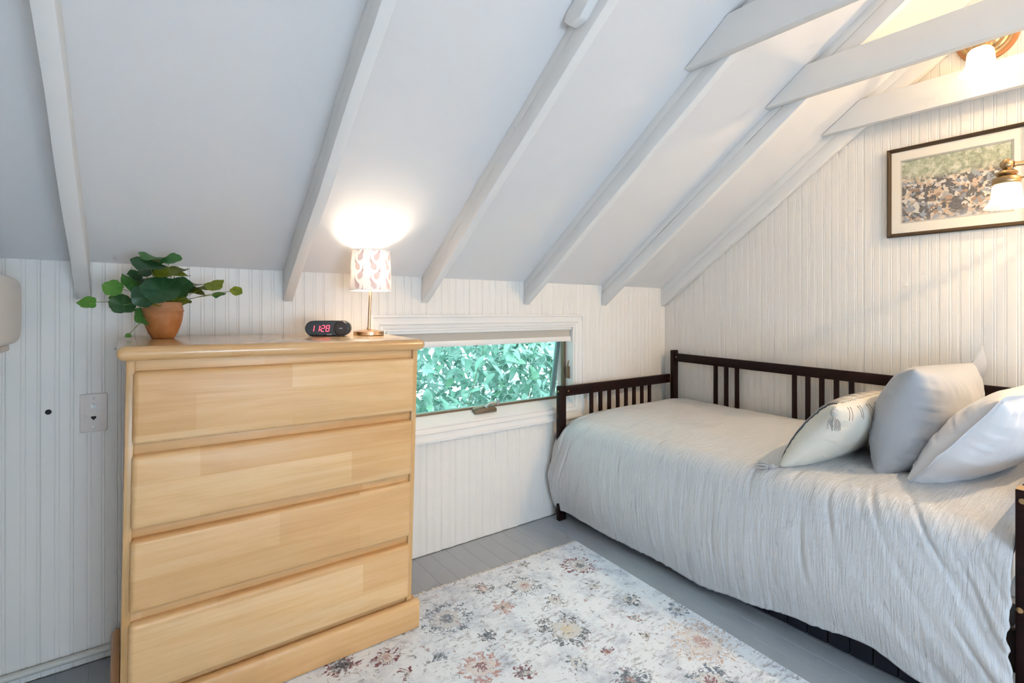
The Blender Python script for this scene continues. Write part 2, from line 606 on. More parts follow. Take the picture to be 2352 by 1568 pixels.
# crank operator on the sill
cx_, cy_, cz_ = 1.56, YB + .030, W_Z0 + .036
mb = MB()
prof = [(-.075, 0), (-.075, .016), (-.06, .021), (-.02, .024), (.01, .030), (.05, .028), (.068, .018), (.068, 0)]
mb.extrude([(cx_ + a, cy_ - .014, cz_ + b - .004) for a, b in prof], [(cx_ + a, cy_ + .016, cz_ + b + .010) for a, b in prof])
crank = mb.build('crank_operator', M['bronze'], win, bevel=0.003)
mb = MB().tube([(cx_ - .005, cy_ - .010, cz_ + .026), (cx_ + .012, cy_ - .016, cz_ + .044), (cx_ + .035, cy_ - .018, cz_ + .050), (cx_ + .062, cy_ - .018, cz_ + .044)], [.009, .007, .006, .005], 8)
mb.lathe([(0, -.016), (.008, -.014), (.009, 0), (.008, .012), (0, .014)], (cx_ + .070, cy_ - .020, cz_ + .050), 12, (.3, -.2, 1))
mb.build('crank_handle', M['steel'], crank)
# latch on the right jamb
lx_, ly_ = W_X1 - JT, YB + .035
mb = MB().box(lx_ - .012, lx_ + .001, ly_ - .012, ly_ + .012, .795, .87)
latch = mb.build('latch', M['bronze'], win, bevel=0.003)
MB().tube([(lx_ - .012, ly_ - .002, .80), (lx_ - .018, ly_ - .004, .85), (lx_ - .010, ly_ - .012, .905)], [.006, .006, .004], 8).build('latch_lever', M['bronze'], latch)

# roller shade mounted in the top of the window
rs = thing('roller_shade', 'rolled-up grey fabric shade with white bars at the top of the window', 'window shade', ((W_X0 + W_X1) / 2, YB + .02, 1.027))
MB().box(W_X0 + .018, W_X1 - .018, YB + .002, YB + .05, 1.094, 1.117).build('cassette', M['trim'], rs, bevel=0.003)
tt = NT('grey_shade_fabric')
tt.bump(tt.noise(tt.coord('Object', (2, 1, 60)), 14, 2), 0.1, 0.002)
M['shadefab'] = tt.set((0.50, 0.47, 0.42), 0.85)
MB().box(W_X0 + .022, W_X1 - .022, YB + .012, YB + .030, 1.050, 1.096).build('fabric', M['shadefab'], rs)
MB().box(W_X0 + .020, W_X1 - .020, YB + .006, YB + .034, 1.024, 1.054).build('hem_bar', M['trim'], rs, bevel=0.003)

# ------------------------------------------------------------------ greenery outside the window
tl = NT('pale_green_leaf')
oi = tl.n('ShaderNodeObjectInfo')
lc = tl.ramp(oi.outputs['Random'], [(0, (0.20, 0.38, 0.29)), (0.5, (0.31, 0.47, 0.40)), (0.85, (0.30, 0.52, 0.34)), (1.0, (0.44, 0.55, 0.52))])
M['outleaf'] = tl.set(lc, 0.22, 0.0, Specular_IOR_Level=0.8)
tl2 = NT('mid_green_leaf')
lc2 = tl2.ramp(tl2.noise(tl2.coord('Object'), 14, 3), [(0.35, (0.20, 0.38, 0.30)), (0.5, (0.38, 0.54, 0.47)), (0.65, (0.60, 0.70, 0.68))])
M['outleaf2'] = tl2.set(lc2, 0.25, 0.0, Specular_IOR_Level=0.8)


def leaf_mesh(name, L, Wd, mat, seg=8, cup=0.15, droop=0.2):
    vs, fs = [], []
    for i in range(seg + 1):
        s = i / seg
        half = Wd * 0.5 * (math.sin(PI * min(1, s ** 0.8)) ** 0.8 if 0 < s < 1 else 0.02)
        z = -droop * L * s * s
        vs += [(-half, s * L, z + cup * half), (0, s * L, z), (half, s * L, z + cup * half)]
    for i in range(seg):
        a = i * 3
        fs += [(a, a + 1, a + 4, a + 3), (a + 1, a + 2, a + 5, a + 4)]
    me = bpy.data.meshes.new(name)
    me.from_pydata(vs, [], fs)
    for p in me.polygons:
        p.use_smooth = True
    me.materials.append(mat)
    return me


shrub = thing('shrub', 'dense leafy green shrub growing outside the window', 'shrub', (2.0, 3.2, -0.6))
lms = [leaf_mesh('leaf', 0.105, 0.046, M['outleaf']), leaf_mesh('leaf', 0.085, 0.040, M['outleaf'], droop=0.35), leaf_mesh('leaf', 0.120, 0.050, M['outleaf'], cup=.3)]
rnd = random.Random(3)
mbst = MB()
for k in range(12):
    bx = rnd.uniform(1.0, 3.4)
    by = rnd.uniform(2.85, 3.7)
    mbst.tube([(2.1 + (bx - 2.1) * .4, 3.3, -.6), (bx, by, 0.3), (bx + rnd.uniform(-.3, .3), by + rnd.uniform(-.2, .2), 1.0), (bx + rnd.uniform(-.4, .4), by + rnd.uniform(-.2, .2), 1.5)], [.010, .004, .003, .0015], 6)
mbst.build('stems', plain('twig', (0.20, 0.22, 0.13), 0.7), shrub)
for k in range(296):
    d = rnd.random()
    p = Vector((rnd.uniform(1.0, 2.75) + d * .45, 2.78 + d * 0.55, rnd.uniform(0.35, 1.12)))
    inst('leaf', lms[k % 3], p, shrub, rot=(rnd.uniform(-1.1, .5), rnd.uniform(-.6, .6), rnd.uniform(0, 2 * PI)), scale=[rnd.uniform(.7, 1.25)] * 3)
mbl = MB()
base = lms[0]
for k in range(9000):
    d = rnd.random()
    mtx = Matrix.Translation((rnd.uniform(0.6, 4.2), 2.95 + d * 1.25, rnd.uniform(-0.4, 1.25))) @ Matrix.Rotation(rnd.uniform(0, 2 * PI), 4, 'Z') @ Matrix.Rotation(rnd.uniform(-1.2, .6), 4, 'X') @ Matrix.Scale(rnd.uniform(.8, 1.4), 4)
    mbl.add([mtx @ v.co for v in base.vertices], [tuple(p.vertices) for p in base.polygons])
o = mbl.build('inner_foliage', M['outleaf2'], shrub)
o['kind'] = 'stuff'

# ------------------------------------------------------------------ things on the knee wall
# wall plate
wp = thing('wall_plate', 'beige wall plate with cable and phone jacks beside the dresser', 'wall plate', (-0.083, YB, 0.791))
MB().box(-0.1204, -0.0463, YB - .0065, YB, 0.791, 0.921).build('plate', M['beige_plastic'], wp, bevel=0.003, segs=3)
for z in (0.806, 0.906):
    MB().lathe([(.0035, 0), (.0035, .001), (0, .0016)], (-.0833, YB - .0065, z), 12, (0, -1, 0)).build('screw', M['steel'], wp)
mb = MB().lathe([(.0075, 0), (.0075, .003), (.005, .003), (.005, .009), (.002, .009), (.002, .005), (0, .005)], (-.0833, YB - .0065, .881), 16, (0, -1, 0))
mb.build('coax_connector', M['steel'], wp)
mb = MB().box(-.090, -.0766, YB - .0072, YB - .006, .836, .844)
mb.box(-.0863, -.0803, YB - .0072, YB - .006, .832, .836)
mb.build('phone_jack', M['gap'], wp)

# heating pipe along the foot of the wall
mb = MB().tube([(XL, YB - .014, .0415), (0.1, YB - .014, .041), (0.8, YB - .014, .041)], .0115, 16)
pipe = mb.build('heating_pipe', M['pipe'], loc=(0, YB - .014, .03))
tag(pipe, 'cream painted pipe running along the foot of the knee wall', 'pipe')

# air conditioner on the left wall, only its end in view
ac = thing('air_conditioner', 'cream rounded air conditioner end at the left edge', 'air conditioner', (XL + .1, 1.9, 1.08))
prof = [(0, -.004), (.10, -.004), (.165, .0), (.182, .006), (.192, .020), (.1955, .05), (.196, .10), (.196, .165), (.193, .190), (.183, .204), (.165, .209), (0, .209)]
A = [(XL + a, 2.195, 1.100 + b) for a, b in prof]
B = [(XL + a, 1.40, 1.100 + b) for a, b in prof]
MB().extrude(A, B).build('housing', M['cream_plastic'], ac, bevel=0.006, segs=3, smooth=50)
MB().box(XL + .07, XL + .172, 1.42, 2.165, 1.083, 1.102).build('flap', M['cream_plastic'], ac, bevel=0.004)
MB().box(XL + .075, XL + .155, 1.43, 2.10, 1.079, 1.085).build('slot', M['gap'], ac)

# ------------------------------------------------------------------ dresser
D_X0, D_YF, D_PHI, D_K, D_W, D_H, D_ROLL = -0.012, 1.797, 0.0256, 0.0154, 0.886, 1.103, 0.009
DB = 0.425
D_Z = 0.0


def dp(x, y, z):
    """dresser coordinates to the room: it leans a little with the old floor"""
    zz = y * math.sin(D_PHI) + z * math.cos(D_PHI) - D_ROLL * (x - D_W / 2) * (z / D_H)
    return (D_X0 + x + D_K * z, D_YF + y * math.cos(D_PHI) - z * math.sin(D_PHI), D_Z - SLOPE * (YB - D_YF) + 0.0115 + zz)


dres = thing('dresser', 'honey maple four-drawer dresser beside the window', 'dresser', (D_X0 + D_W / 2, D_YF + DB / 2, fz(D_YF)))
TH = 0.041


def dbox(name, x0, x1, y0, y1, z0, z1, mat='maple', bev=0.002, seg=2, parent=dres):
    return MB().box(x0, x1, y0, y1, z0, z1, dp).build(name, M[mat], parent, bevel=bev, segs=seg)


ST = 0.020
zb = D_H - TH
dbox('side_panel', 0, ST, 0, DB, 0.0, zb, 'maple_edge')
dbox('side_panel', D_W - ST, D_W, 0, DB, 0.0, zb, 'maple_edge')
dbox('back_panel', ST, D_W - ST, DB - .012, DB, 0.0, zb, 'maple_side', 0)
# rails of the face frame, each with a bevelled lower lip used as finger grip
DRZ = [(0.1225, 0.3285), (0.3570, 0.5635), (0.5910, 0.7985), (0.8285, 1.0325)]
edges = [0.0] + [z for d in DRZ for z in d] + [zb]
for a, b in ((0.02, .1225), (.3285, .3570), (.5635, .5910), (.7985, .8285), (1.0325, zb)):
    dbox('face_rail', ST, D_W - ST, 0.010, 0.05, a - .012, min(b + .012, zb), 'maple', 0.001)
for za, zt in DRZ:
    # lipped drawer front with softly rounded edges
    x0, x1, r_ = ST - .0035, D_W - ST + .0035, 0.011
    m = MB()
    lay = [(0.010, 0.0), (-0.004, 0.0), (-0.011, 0.0025), (-0.0155, 0.007), (-0.0175, 0.013)]
    rings = []
    for y, ins in lay:
        ring = []
        for cxx, czz, a0 in ((x1 - r_, zt - r_, 0), (x0 + r_, zt - r_, 90), (x0 + r_, za + r_, 180), (x1 - r_, za + r_, 270)):
            for q in range(5):
                w = R(a0 + q * 22.5)
                rr = max(r_ - ins * .35, .003)
                sx = 1 if math.cos(R(a0 + 45)) > 0 else -1
                sz = 1 if math.sin(R(a0 + 45)) > 0 else -1
                ring.append(dp(cxx - sx * ins * .65 + math.cos(w) * rr, y, czz - sz * ins * .65 + math.sin(w) * rr))
        rings.append(ring)
    n_ = len(rings[0])
    vs = [p for q in rings for p in q]
    fs = [(a * n_ + k, a * n_ + (k + 1) % n_, (a + 1) * n_ + (k + 1) % n_, (a + 1) * n_ + k) for a in range(len(rings) - 1) for k in range(n_)]
    fs += [tuple(range((len(rings) - 1) * n_, len(rings) * n_)), tuple(range(n_))[::-1]]
    m.add(vs, fs)
    m.build('drawer_front', M['maple'], dres, smooth=40)
# top with bullnose edge
OS = 0.022
m = MB()
rings = []
for q in range(9):
    w = -PI / 2 + PI * q / 8
    e = math.cos(w) * TH * .42
    z = D_H - TH / 2 + math.sin(w) * TH / 2
    i_ = TH * .42 - e
    rr = 0.012
    ring = []
    for cxx, cyy, a0 in ((D_W + OS, DB, 0), (-OS, DB, 90), (-OS, -OS, 180), (D_W + OS, -OS, 270)):
        sx = 1 if math.cos(R(a0 + 45)) > 0 else -1
        sy = 1 if math.sin(R(a0 + 45)) > 0 else -1
        for k in range(5):
            ww = R(a0 + k * 22.5)
            ring.append(dp(cxx - sx * (rr + i_) + math.cos(ww) * rr, cyy - sy * (rr + i_) + math.sin(ww) * rr, z))
    rings.append(ring)
n_ = len(rings[0])
fs = [(a * n_ + k, a * n_ + (k + 1) % n_, (a + 1) * n_ + (k + 1) % n_, (a + 1) * n_ + k) for a in range(len(rings) - 1) for k in range(n_)]
fs += [tuple(range((len(rings) - 1) * n_, len(rings) * n_)), tuple(range(n_))[::-1]]
m.add([p for q in rings for p in q], fs)
m.build('top', M['maple_top'], dres, smooth=50)
# plinth: three moulded boards
PZ, PO = 0.105, 0.024
pp = [(0, 0), (-PO, 0), (-PO, PZ - .014), (-PO + .004, PZ - .006), (-PO + .012, PZ - .001), (-.001, PZ)]
A = [dp(-PO, y + .0, z) for y, z in pp]
B = [dp(D_W + PO, y, z) for y, z in pp]
MB().extrude(A, B).build('plinth_board', M['maple'], dres, bevel=0.0015)
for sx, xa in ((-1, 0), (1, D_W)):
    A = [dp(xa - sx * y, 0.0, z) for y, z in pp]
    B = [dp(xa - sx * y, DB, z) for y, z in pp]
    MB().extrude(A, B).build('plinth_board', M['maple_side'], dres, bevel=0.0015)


def dtop(x, y):
    """height of the dresser top at a room position"""
    lx = x - D_X0 - D_K * D_H
    ly = y - D_YF + D_H * math.sin(D_PHI)
    return dp(lx, ly, D_H)[2]


# ------------------------------------------------------------------ potted plant on the dresser
PX, PY = 0.104, 2.078
pz = dtop(PX, PY)
plant = thing('potted_plant', 'leafy green trailing plant in a terracotta pot on the dresser', 'potted plant', (PX, PY, pz))
tt = NT('speckled_terracotta')
c = tt.coord('Object')
sp = tt.noise(c, 420, 2, 0.7)
body = tt.ramp(tt.noise(c, 30, 3), [(0.35, (0.43, 0.14, 0.030)), (0.65, (0.50, 0.19, 0.055))])
sepz = tt.n('ShaderNodeSeparateXYZ')
tt.l(c, sepz.inputs[0])
pale_top = tt.math('MULTIPLY', tt.math('SUBTRACT', sepz.outputs[2], 0.055), 9.0, clamp=True)
body = tt.mix(pale_top, body, (0.47, 0.26, 0.15))  # clay colour turns paler and duller towards the rim
spk = tt.ramp(sp, [(0.60, (0, 0, 0)), (0.68, (0.35, 0.35, 0.35))])
M['terracotta'] = tt.set(tt.mix(spk, body, (0.70, 0.48, 0.30)), 0.55)
S_ = 0.117 / 0.39
pot = [(0, 0), (.0305, 0), (.0325, .002), (.0405, .017), (.0485, .037), (.0550, .060), (.0578, .078), (.0582, .088), (.0605, .0905), (.0608, .0925), (.0582, .0955), (.0572, .103), (.0550, .114), (.0530, .1205), (.0515, .121), (.0495, .119), (.050, .105), (.049, .10)]
MB().lathe(pot, (PX, PY, pz), 40).build('pot', M['terracotta'], plant, smooth=60)
MB().lathe([(.0505, .106), (.03, .110), (0, .112)], (PX, PY, pz), 24).build('soil', plain('potting_soil', (0.05, 0.035, 0.02), 0.95), plant)


def leafmat(name, c0, c1, trans=0.25):
    t = NT(name)
    c = t.coord('Object')
    sep = t.n('ShaderNodeSeparateXYZ')
    t.l(c, sep.inputs[0])
    ang = t.math('ARCTAN2', sep.outputs[1], sep.outputs[0])
    vein = t.math('ABSOLUTE', t.math('SINE', t.math('MULTIPLY', ang, 4.5)))
    v = t.math('LESS_THAN', vein, 0.09)
    col = t.mix(t.noise(c, 3, 3), c0, c1)
    col = t.mix(t.math('MULTIPLY', v, 0.35), col, tuple(min(1, x * 2.2 + .03) for x in c1))
    t.set(col, 0.38)
    trn = t.n('ShaderNodeBsdfTranslucent')
    t.l(t.mix(0.5, col, (0.35, 0.42, 0.02)), trn.inputs[0])
    ms = t.n('ShaderNodeMixShader')
    ms.inputs[0].default_value = trans
    t.l(t.b.outputs[0], ms.inputs[1])
    t.l(trn.outputs[0], ms.inputs[2])
    t.l(ms.outputs[0], t.out.inputs[0])
    return t.m


LM = {'d': leafmat('dark_green_leaf', (0.010, 0.055, 0.022), (0.025, 0.105, 0.045)),
      'm': leafmat('mid_green_plant_leaf', (0.030, 0.145, 0.035), (0.075, 0.24, 0.065)),
      'b': leafmat('bright_green_plant_leaf', (0.055, 0.22, 0.025), (0.12, 0.34, 0.05)),
      'y': leafmat('yellow_green_leaf', (0.16, 0.20, 0.012), (0.27, 0.32, 0.03), 0.35),
      'o': leafmat('olive_leaf', (0.055, 0.075, 0.010), (0.13, 0.15, 0.02), 0.3)}


def round_leaf(mat, sd):
    rn = random.Random(sd)
    ph = rn.uniform(0, 6)
    m = MB()
    rings, seg = 4, 28
    vs = [(0, 0, 0)]
    for r_ in range(1, rings + 1):
        for k in range(seg):
            w = 2 * PI * k / seg
            rad = r_ / rings * (1 + 0.06 * math.sin(5 * w + ph) + 0.04 * math.sin(3 * w + 1.7 * ph))
            if r_ == rings:
                rad *= 1 + 0.03 * math.sin(11 * w + ph)
            z = 0.16 * (r_ / rings) ** 2 * (math.cos(2 * w + ph)) + 0.10 * (r_ / rings) ** 2 + 0.05 * (r_ / rings) * math.sin(4.5 * w)
            vs.append((rad * math.cos(w), rad * math.sin(w), z))
    fs = [(0, 1 + k, 1 + (k + 1) % seg) for k in range(seg)]
    for r_ in range(rings - 1):
        for k in range(seg):
            a, b = 1 + r_ * seg, 1 + (r_ + 1) * seg
            fs.append((a + k, b + k, b + (k + 1) % seg, a + (k + 1) % seg))
    me = bpy.data.meshes.new('leaf')
    me.from_pydata(vs, [], fs)
    for p in me.polygons:
        p.use_smooth = True
    me.materials.append(mat)
    return me


LME = {k: [round_leaf(v, ord(k) + s) for s in range(2)] for k, v in LM.items()}
# dx along the wall, dy towards it, dz above the pot rim (centimetres), radius, apparent flatness, roll in view, tone
LEAVES = [(-3.2, 2, 15.2, 3.6, .30, -8, 'm'), (2.0, 0, 14.4, 3.1, .52, 22, 'm'), (-3.6, -3, 12.0, 4.7, .42, -8, 'd'), (-0.8, 3, 13.6, 3.5, .30, 5, 'o'),
          (3.4, 2, 10.6, 3.9, .40, 15, 'o'), (2.4, -4, 9.3, 5.0, .30, -3, 'y'), (-7.6, 0, 8.8, 2.2, .55, -30, 'd'), (-5.0, 1, 10.2, 2.8, .55, 20, 'd'),
          (-13.2, -1, 4.6, 2.6, .96, 0, 'b'), (-8.4, -2, 6.2, 3.4, .6, -38, 'm'), (-4.6, -2, 6.8, 3.4, .45, -12, 'd'), (-4.8, -6, 2.2, 3.6, .92, 60, 'd'),
          (-0.2, -8, 4.0, 5.2, .78, 8, 'd'), (4.6, -4, 5.2, 3.6, .92, 30, 'd'), (4.4, 1, 0.8, 3.4, .62, -8, 'y'), (-10.6, -3, -0.8, 3.4, .82, -20, 'd'),
          (-19.6, -1, -0.2, 2.3, .75, 4, 'b'), (-12.6, 1, 1.4, 1.8, .45, 0, 'b'), (8.2, 2, 6.6, 3.4, .28, -10, 'o'), (9.0, 1, 3.8, 3.3, .38, -12, 'o'),
          (11.0, 3, 5.0, 2.4, .26, 8, 'o'), (15.0, 2, 6.4, 3.1, .55, 18, 'y'), (16.6, 1, 3.0, 2.1, .4, 14, 'm'), (22.0, 2, 4.6, 1.9, .85, 10, 'y'),
          (-5.6, -3, -4.6, 2.9, .60, -55, 'm'), (-4.4, -1, -6.4, 2.2, .42, -60, 'm'), (-9.2, -4, -10.6, 0.8, .8, 0, 'b'), (-2.0, -4, .2, 2.4, .5, -20, 'y'),
          (0.8, 3, 10.0, 2.6, .55, 10, 'o'), (6.6, 3, 4.6, 2.4, .5, 30, 'd'), (-0.5, 1, 7.0, 3.2, .4, 0, 'o')]
rim = Vector((PX, PY, pz + 0.118))
view = Vector((PX, PY, 0)).normalized()
right = Vector((view.y, -view.x, 0))
mbs = MB()
for i, (dx, dy, dz, rad, fl, roll, tone) in enumerate(LEAVES):
    p = rim + right * dx * .01 + view * dy * .01 + Vector((0, 0, dz * .01))
    el = math.asin(min(.98, fl))           # how far the blade turns to the room
    nrm = (-view * math.sin(el) + Vector((0, 0, 1)) * math.cos(el)).normalized()
    nrm = Matrix.Rotation(-R(roll), 3, view) @ nrm
    q = nrm.to_track_quat('Z', 'Y')
    o = inst('leaf', LME[tone][i % 2], p, plant, rot=(q @ Matrix.Rotation(i * 1.3, 3, 'Z').to_quaternion()).to_euler(), scale=[rad * .0106] * 3)
    st = rim + Vector((random.uniform(-.025, .025), random.uniform(-.025, .025), -0.01))
    mid = st.lerp(p, .5) + Vector((0, 0, 0.018 if dz > -3 else 0.03))
    pts = [st + (mid - st) * (2 * t_) * (1 - t_) * 1.0 + (p - st) * t_ ** 2 for t_ in [k / 8 for k in range(9)]]
    mbs.tube(pts, .0011, 5)
mbs.build('stems', plain('green_stem', (0.17, 0.21, 0.03), 0.5), plant)

# ------------------------------------------------------------------ table lamp
LX, LY = 0.806, 2.045
lz = dtop(LX, LY)
lean = 0.022
lamp = thing('table_lamp', 'lit brushed gold table lamp with pink peacock-print shade on the dresser', 'lamp', (LX, LY, lz))


def ln(p, h):
    return p
MB().lathe([(0, 0), (.060, 0), (.0615, .001), (.0615, .014), (.0605, .0155), (.045, .019), (.020, .0235), (.008, .025), (.0075, .031), (0, .031)], (LX, LY, lz), 48).build('base', M['brushed'], lamp, smooth=30)
MB().tube([(LX, LY, lz + .02), (LX + lean * .35, LY, lz + .20), (LX + lean * .5, LY, lz + .232)], .0056, 14).build('pole', M['brushed'], lamp)
SXc, SZb, SZt, RB, RT = LX + lean * .42, lz + .184, lz + .348, .0835, .0775
tt = NT('white_lampshade_linen')
wv = tt.noise(tt.coord('Object', (1, 1, 1)), 600, 1)
tt.bump(wv, 0.1, 0.001)
tt.set((0.90, 0.87, 0.86), 0.8)
trn = tt.n('ShaderNodeBsdfTranslucent')
trn.inputs[0].default_value = (0.90, 0.82, 0.76, 1)
ms = tt.n('ShaderNodeMixShader')
ms.inputs[0].default_value = 0.055
tt.l(tt.b.outputs[0], ms.inputs[1])
tt.l(trn.outputs[0], ms.inputs[2])
tt.l(ms.outputs[0], tt.out.inputs[0])
M['shade'] = tt.m
tt = NT('pink_print')
tt.set((0.83, 0.62, 0.61), 0.8)
trn = tt.n('ShaderNodeBsdfTranslucent')
trn.inputs[0].default_value = (0.86, 0.58, 0.54, 1)
ms = tt.n('ShaderNodeMixShader')
ms.inputs[0].default_value = 0.055
tt.l(tt.b.outputs[0], ms.inputs[1])
tt.l(trn.outputs[0], ms.inputs[2])
tt.l(ms.outputs[0], tt.out.inputs[0])
M['print'] = tt.m
SLN = 0.0


def shade_pt(a, h, off=0.0):
    r_ = RB + (RT - RB) * h + off
    return (SXc + r_ * math.cos(a) + SLN * h, LY + r_ * math.sin(a), SZb + (SZt - SZb) * h)


m = MB()
nS = 64
vs = [shade_pt(2 * PI * k / nS, h, off) for (h, off) in ((0, 0), (1, 0)) for k in range(nS)]
fs = [(a * nS + k, a * nS + (k + 1) % nS, (a + 1) * nS + (k + 1) % nS, (a + 1) * nS + k) for a in range(1) for k in range(nS)]
m.add(vs, fs)
shade = m.build('lamp_shade', M['shade'], lamp, smooth=40)
for h in (0.0, 1.0):
    pts = [shade_pt(2 * PI * k / 48, h) for k in range(49)]
    MB().tube(pts, .0017, 6).build('shade_rim', M['trim'], shade)
# wire spider that carries the shade
mb = MB()
for k in range(3):
    a = 2 * PI * k / 3
    q = shade_pt(a, .82, -.002)
    mb.tube([(LX + lean * .5, LY, lz + .226), q], .0013, 5)
mb.build('spider', M['brushed'], lamp)


def print_poly(poly, a0, h0, sc, flip, parent):
    """flat print wrapped on the shade, poly in centimetres"""
    vs = []
    for px, py in poly:
        a = a0 + flip * px * .01 * sc / .080
        h = h0 + py * .01 * sc / (SZt - SZb)
        vs.append((a, h))
    return vs


mprint = None


def add_poly(pl):
    """clip by height, then fan"""
    def clip(pts, hv, keep_below):
        out = []
        for i in range(len(pts)):
            p, q = pts[i], pts[(i + 1) % len(pts)]
            ip = p[1] <= hv if keep_below else p[1] >= hv
            iq = q[1] <= hv if keep_below else q[1] >= hv
            if ip:
                out.append(p)
            if ip != iq:
                t_ = (hv - p[1]) / (q[1] - p[1])
                out.append((p[0] + (q[0] - p[0]) * t_, hv))
        return out
    pl = clip(pl, .985, True)
    if pl:
        pl = clip(pl, .015, False)
    if len(pl) > 2:
        mprint.add([shade_pt(a, h, .0006) for a, h in pl], [tuple(range(len(pl)))])


def feather(cx, cy, w, l, ang):
    out = []
    for k in range(9):
        t_ = 2 * PI * k / 9
        x_, y_ = w * math.cos(t_), l * math.sin(t_)
        out.append((cx + x_ * math.cos(ang) - y_ * math.sin(ang), cy + x_ * math.sin(ang) + y_ * math.cos(ang)))
    return out


def peacock(a0, h0, flip):
    global mprint
    mprint = MB()
    polys = []
    # hanging tail: rows of scale-like feathers in a long drop shape
    for row in range(9):
        half = 1.15 * math.sin(PI * (row + .8) / 10.2) ** .9
        cnt = max(1, int(round(half * 2 / .40)))
        for q in range(cnt):
            fx = (q - (cnt - 1) / 2) * .40
            bx_, by_ = fx, -.55 - row * .40 + .10 * math.cos(fx * 2.2)
            ca_, sa_ = math.cos(-.42), math.sin(-.42)
            polys.append(feather(bx_ * ca_ - by_ * sa_ - .05, bx_ * sa_ + by_ * ca_ + .1, .17, .235, -.42))
    polys.append([(-.38, .1), (-.30, -.55), (.12, -.62), (.40, -.15), (.42, .40), (.30, .85), (.34, 1.20), (.22, 1.42), (.06, 1.40), (.10, 1.10), (.0, .75), (-.22, .45)])   # body and neck
    polys.append(feather(.12, 1.48, .19, .15, 0))               # head
    polys.append([(-.02, 1.55), (-.26, 1.42), (.0, 1.42)])      # beak
    polys.append([(.14, 1.60), (.12, 1.95), (.18, 1.95), (.19, 1.60)])
    polys.append([(.20, 1.58), (.36, 1.88), (.41, 1.84), (.25, 1.55)])
    for pl_ in polys:
        add_poly(print_poly(pl_, a0, h0, 1.0, flip, None))
    if mprint.v:
        mprint.build('peacock_print', M['print'], shade, smooth=0)


a_cam = math.atan2(-LY, -LX)
for col_ in range(-5, 6):
    a0 = a_cam + col_ * 0.42
    for row in range(-1, 3):
        peacock(a0, 0.24 + row * 0.46 + (0.23 if col_ % 2 else 0), 1 if col_ % 2 else -1)


def bulb_glass(name, color, strength, clear):
    # thin glowing glass envelope that lets the filament's light out
    t = NT(name)
    e_ = t.n('ShaderNodeEmission')
    e_.inputs[0].default_value = (*color, 1)
    e_.inputs[1].default_value = strength
    tr__ = t.n('ShaderNodeBsdfTransparent')
    mx__ = t.n('ShaderNodeMixShader')
    mx__.inputs[0].default_value = clear
    t.l(e_.outputs[0], mx__.inputs[1])
    t.l(tr__.outputs[0], mx__.inputs[2])
    t.l(mx__.outputs[0], t.out.inputs[0])
    return t.m


M['bulb'] = bulb_glass('warm_bulb_glow', (1.0, 0.82, 0.6), 12.0, 0.85)
bc = (LX + lean * .5, LY, lz + .245)
MB().lathe([(0, -.03), (.012, -.028), (.013, -.012), (.024, .008), (.027, .022), (.022, .038), (.010, .047), (0, .049)], bc, 20).build('bulb', M['bulb'], lamp, smooth=60)
bulb_light('table_lamp_light', (bc[0], bc[1], bc[2] + .025), 3.8, 0.028, (1.0, 0.83, 0.62))

# ------------------------------------------------------------------ alarm clock
CXc, CYc = 0.640, 2.035
cz = dtop(CXc, CYc)
ck = thing('alarm_clock', 'black oval digital alarm clock showing red digits, beside the lamp', 'clock', (CXc, CYc, cz))
CW2, CH2 = 0.084, 0.0295
ca = R(24)        # turned towards the left of the room
cr = Vector((math.cos(ca), -math.sin(ca), 0))
cn = Vector((-math.sin(ca), -math.cos(ca), 0))
cc = Vector((CXc, CYc, cz + CH2 + .001))


def cp(x, z, d):
    return cc + cr * x + Vector((0, 0, z)) + cn * d


def pill(hw, hh, d, n=14):
    out = []
    for k in range(n + 1):
        w = -PI / 2 + PI * k / n
        out.append(cp(hw - hh + hh * math.cos(w), hh * math.sin(w), d))
    for k in range(n + 1):
        w = PI / 2 + PI * k / n
        out.append(cp(-hw + hh + hh * math.cos(w), hh * math.sin(w), d))
    return out


M['clockbody'] = plain('matte_black_plastic', (0.012, 0.012, 0.014), 0.35)
M['clockface'] = plain('glossy_black_face', (0.006, 0.007, 0.009), 0.04, 0, Coat_Weight=0.6)
M['clockknob'] = plain('dark_brown_dial', (0.035, 0.022, 0.015), 0.38)
m = MB()
lv = [(CW2 * .94, CH2 * .90, -.040), (CW2, CH2, -.030), (CW2, CH2, .026), (CW2 - .0012, CH2 - .0012, .029)]
rings = [pill(*q) for q in lv]
n_ = len(rings[0])
fs = [(a * n_ + k, a * n_ + (k + 1) % n_, (a + 1) * n_ + (k + 1) % n_, (a + 1) * n_ + k) for a in range(len(rings) - 1) for k in range(n_)]
fs += [tuple(range(n_))[::-1], tuple(range((len(rings) - 1) * n_, len(rings) * n_))]
m.add([p for q in rings for p in q], fs)
m.build('case', M['clockbody'], ck, smooth=40)
A, B = pill(CW2 - .002, CH2 - .002, .0285), pill(CW2 - .0028, CH2 - .0028, .0305)
face = MB().extrude(A, B).build('display_panel', M['clockface'], ck, smooth=30)
kc = cp(CW2 - .036, 0, .030)
MB().lathe([(.0285, 0), (.0285, .004), (.0268, .0065), (.0240, .0068), (.0235, .0055), (.0215, .0055), (.0210, .0070), (0, .0072)], kc, 40, cn).build('dial', M['clockknob'], ck, smooth=30)
m = MB()
for sx, sz in ((-.006, -.002),):
    vs = [kc + cn * d + cr * x + Vector((0, 0, z)) for d in (.0070, .0082) for z in (-.002, .002) for x in (-.006, .006)]
    m.add(vs, [(0, 2, 3, 1), (4, 5, 7, 6), (0, 1, 5, 4), (2, 6, 7, 3), (0, 4, 6, 2), (1, 3, 7, 5)])
m.build('dial_badge', M['steel'], ck)
dm = NT('red_led')
dm.set((0.3, 0.0, 0.01), 0.4, 0, Emission_Color=(1.0, 0.055, 0.10), Emission_Strength=3.2)
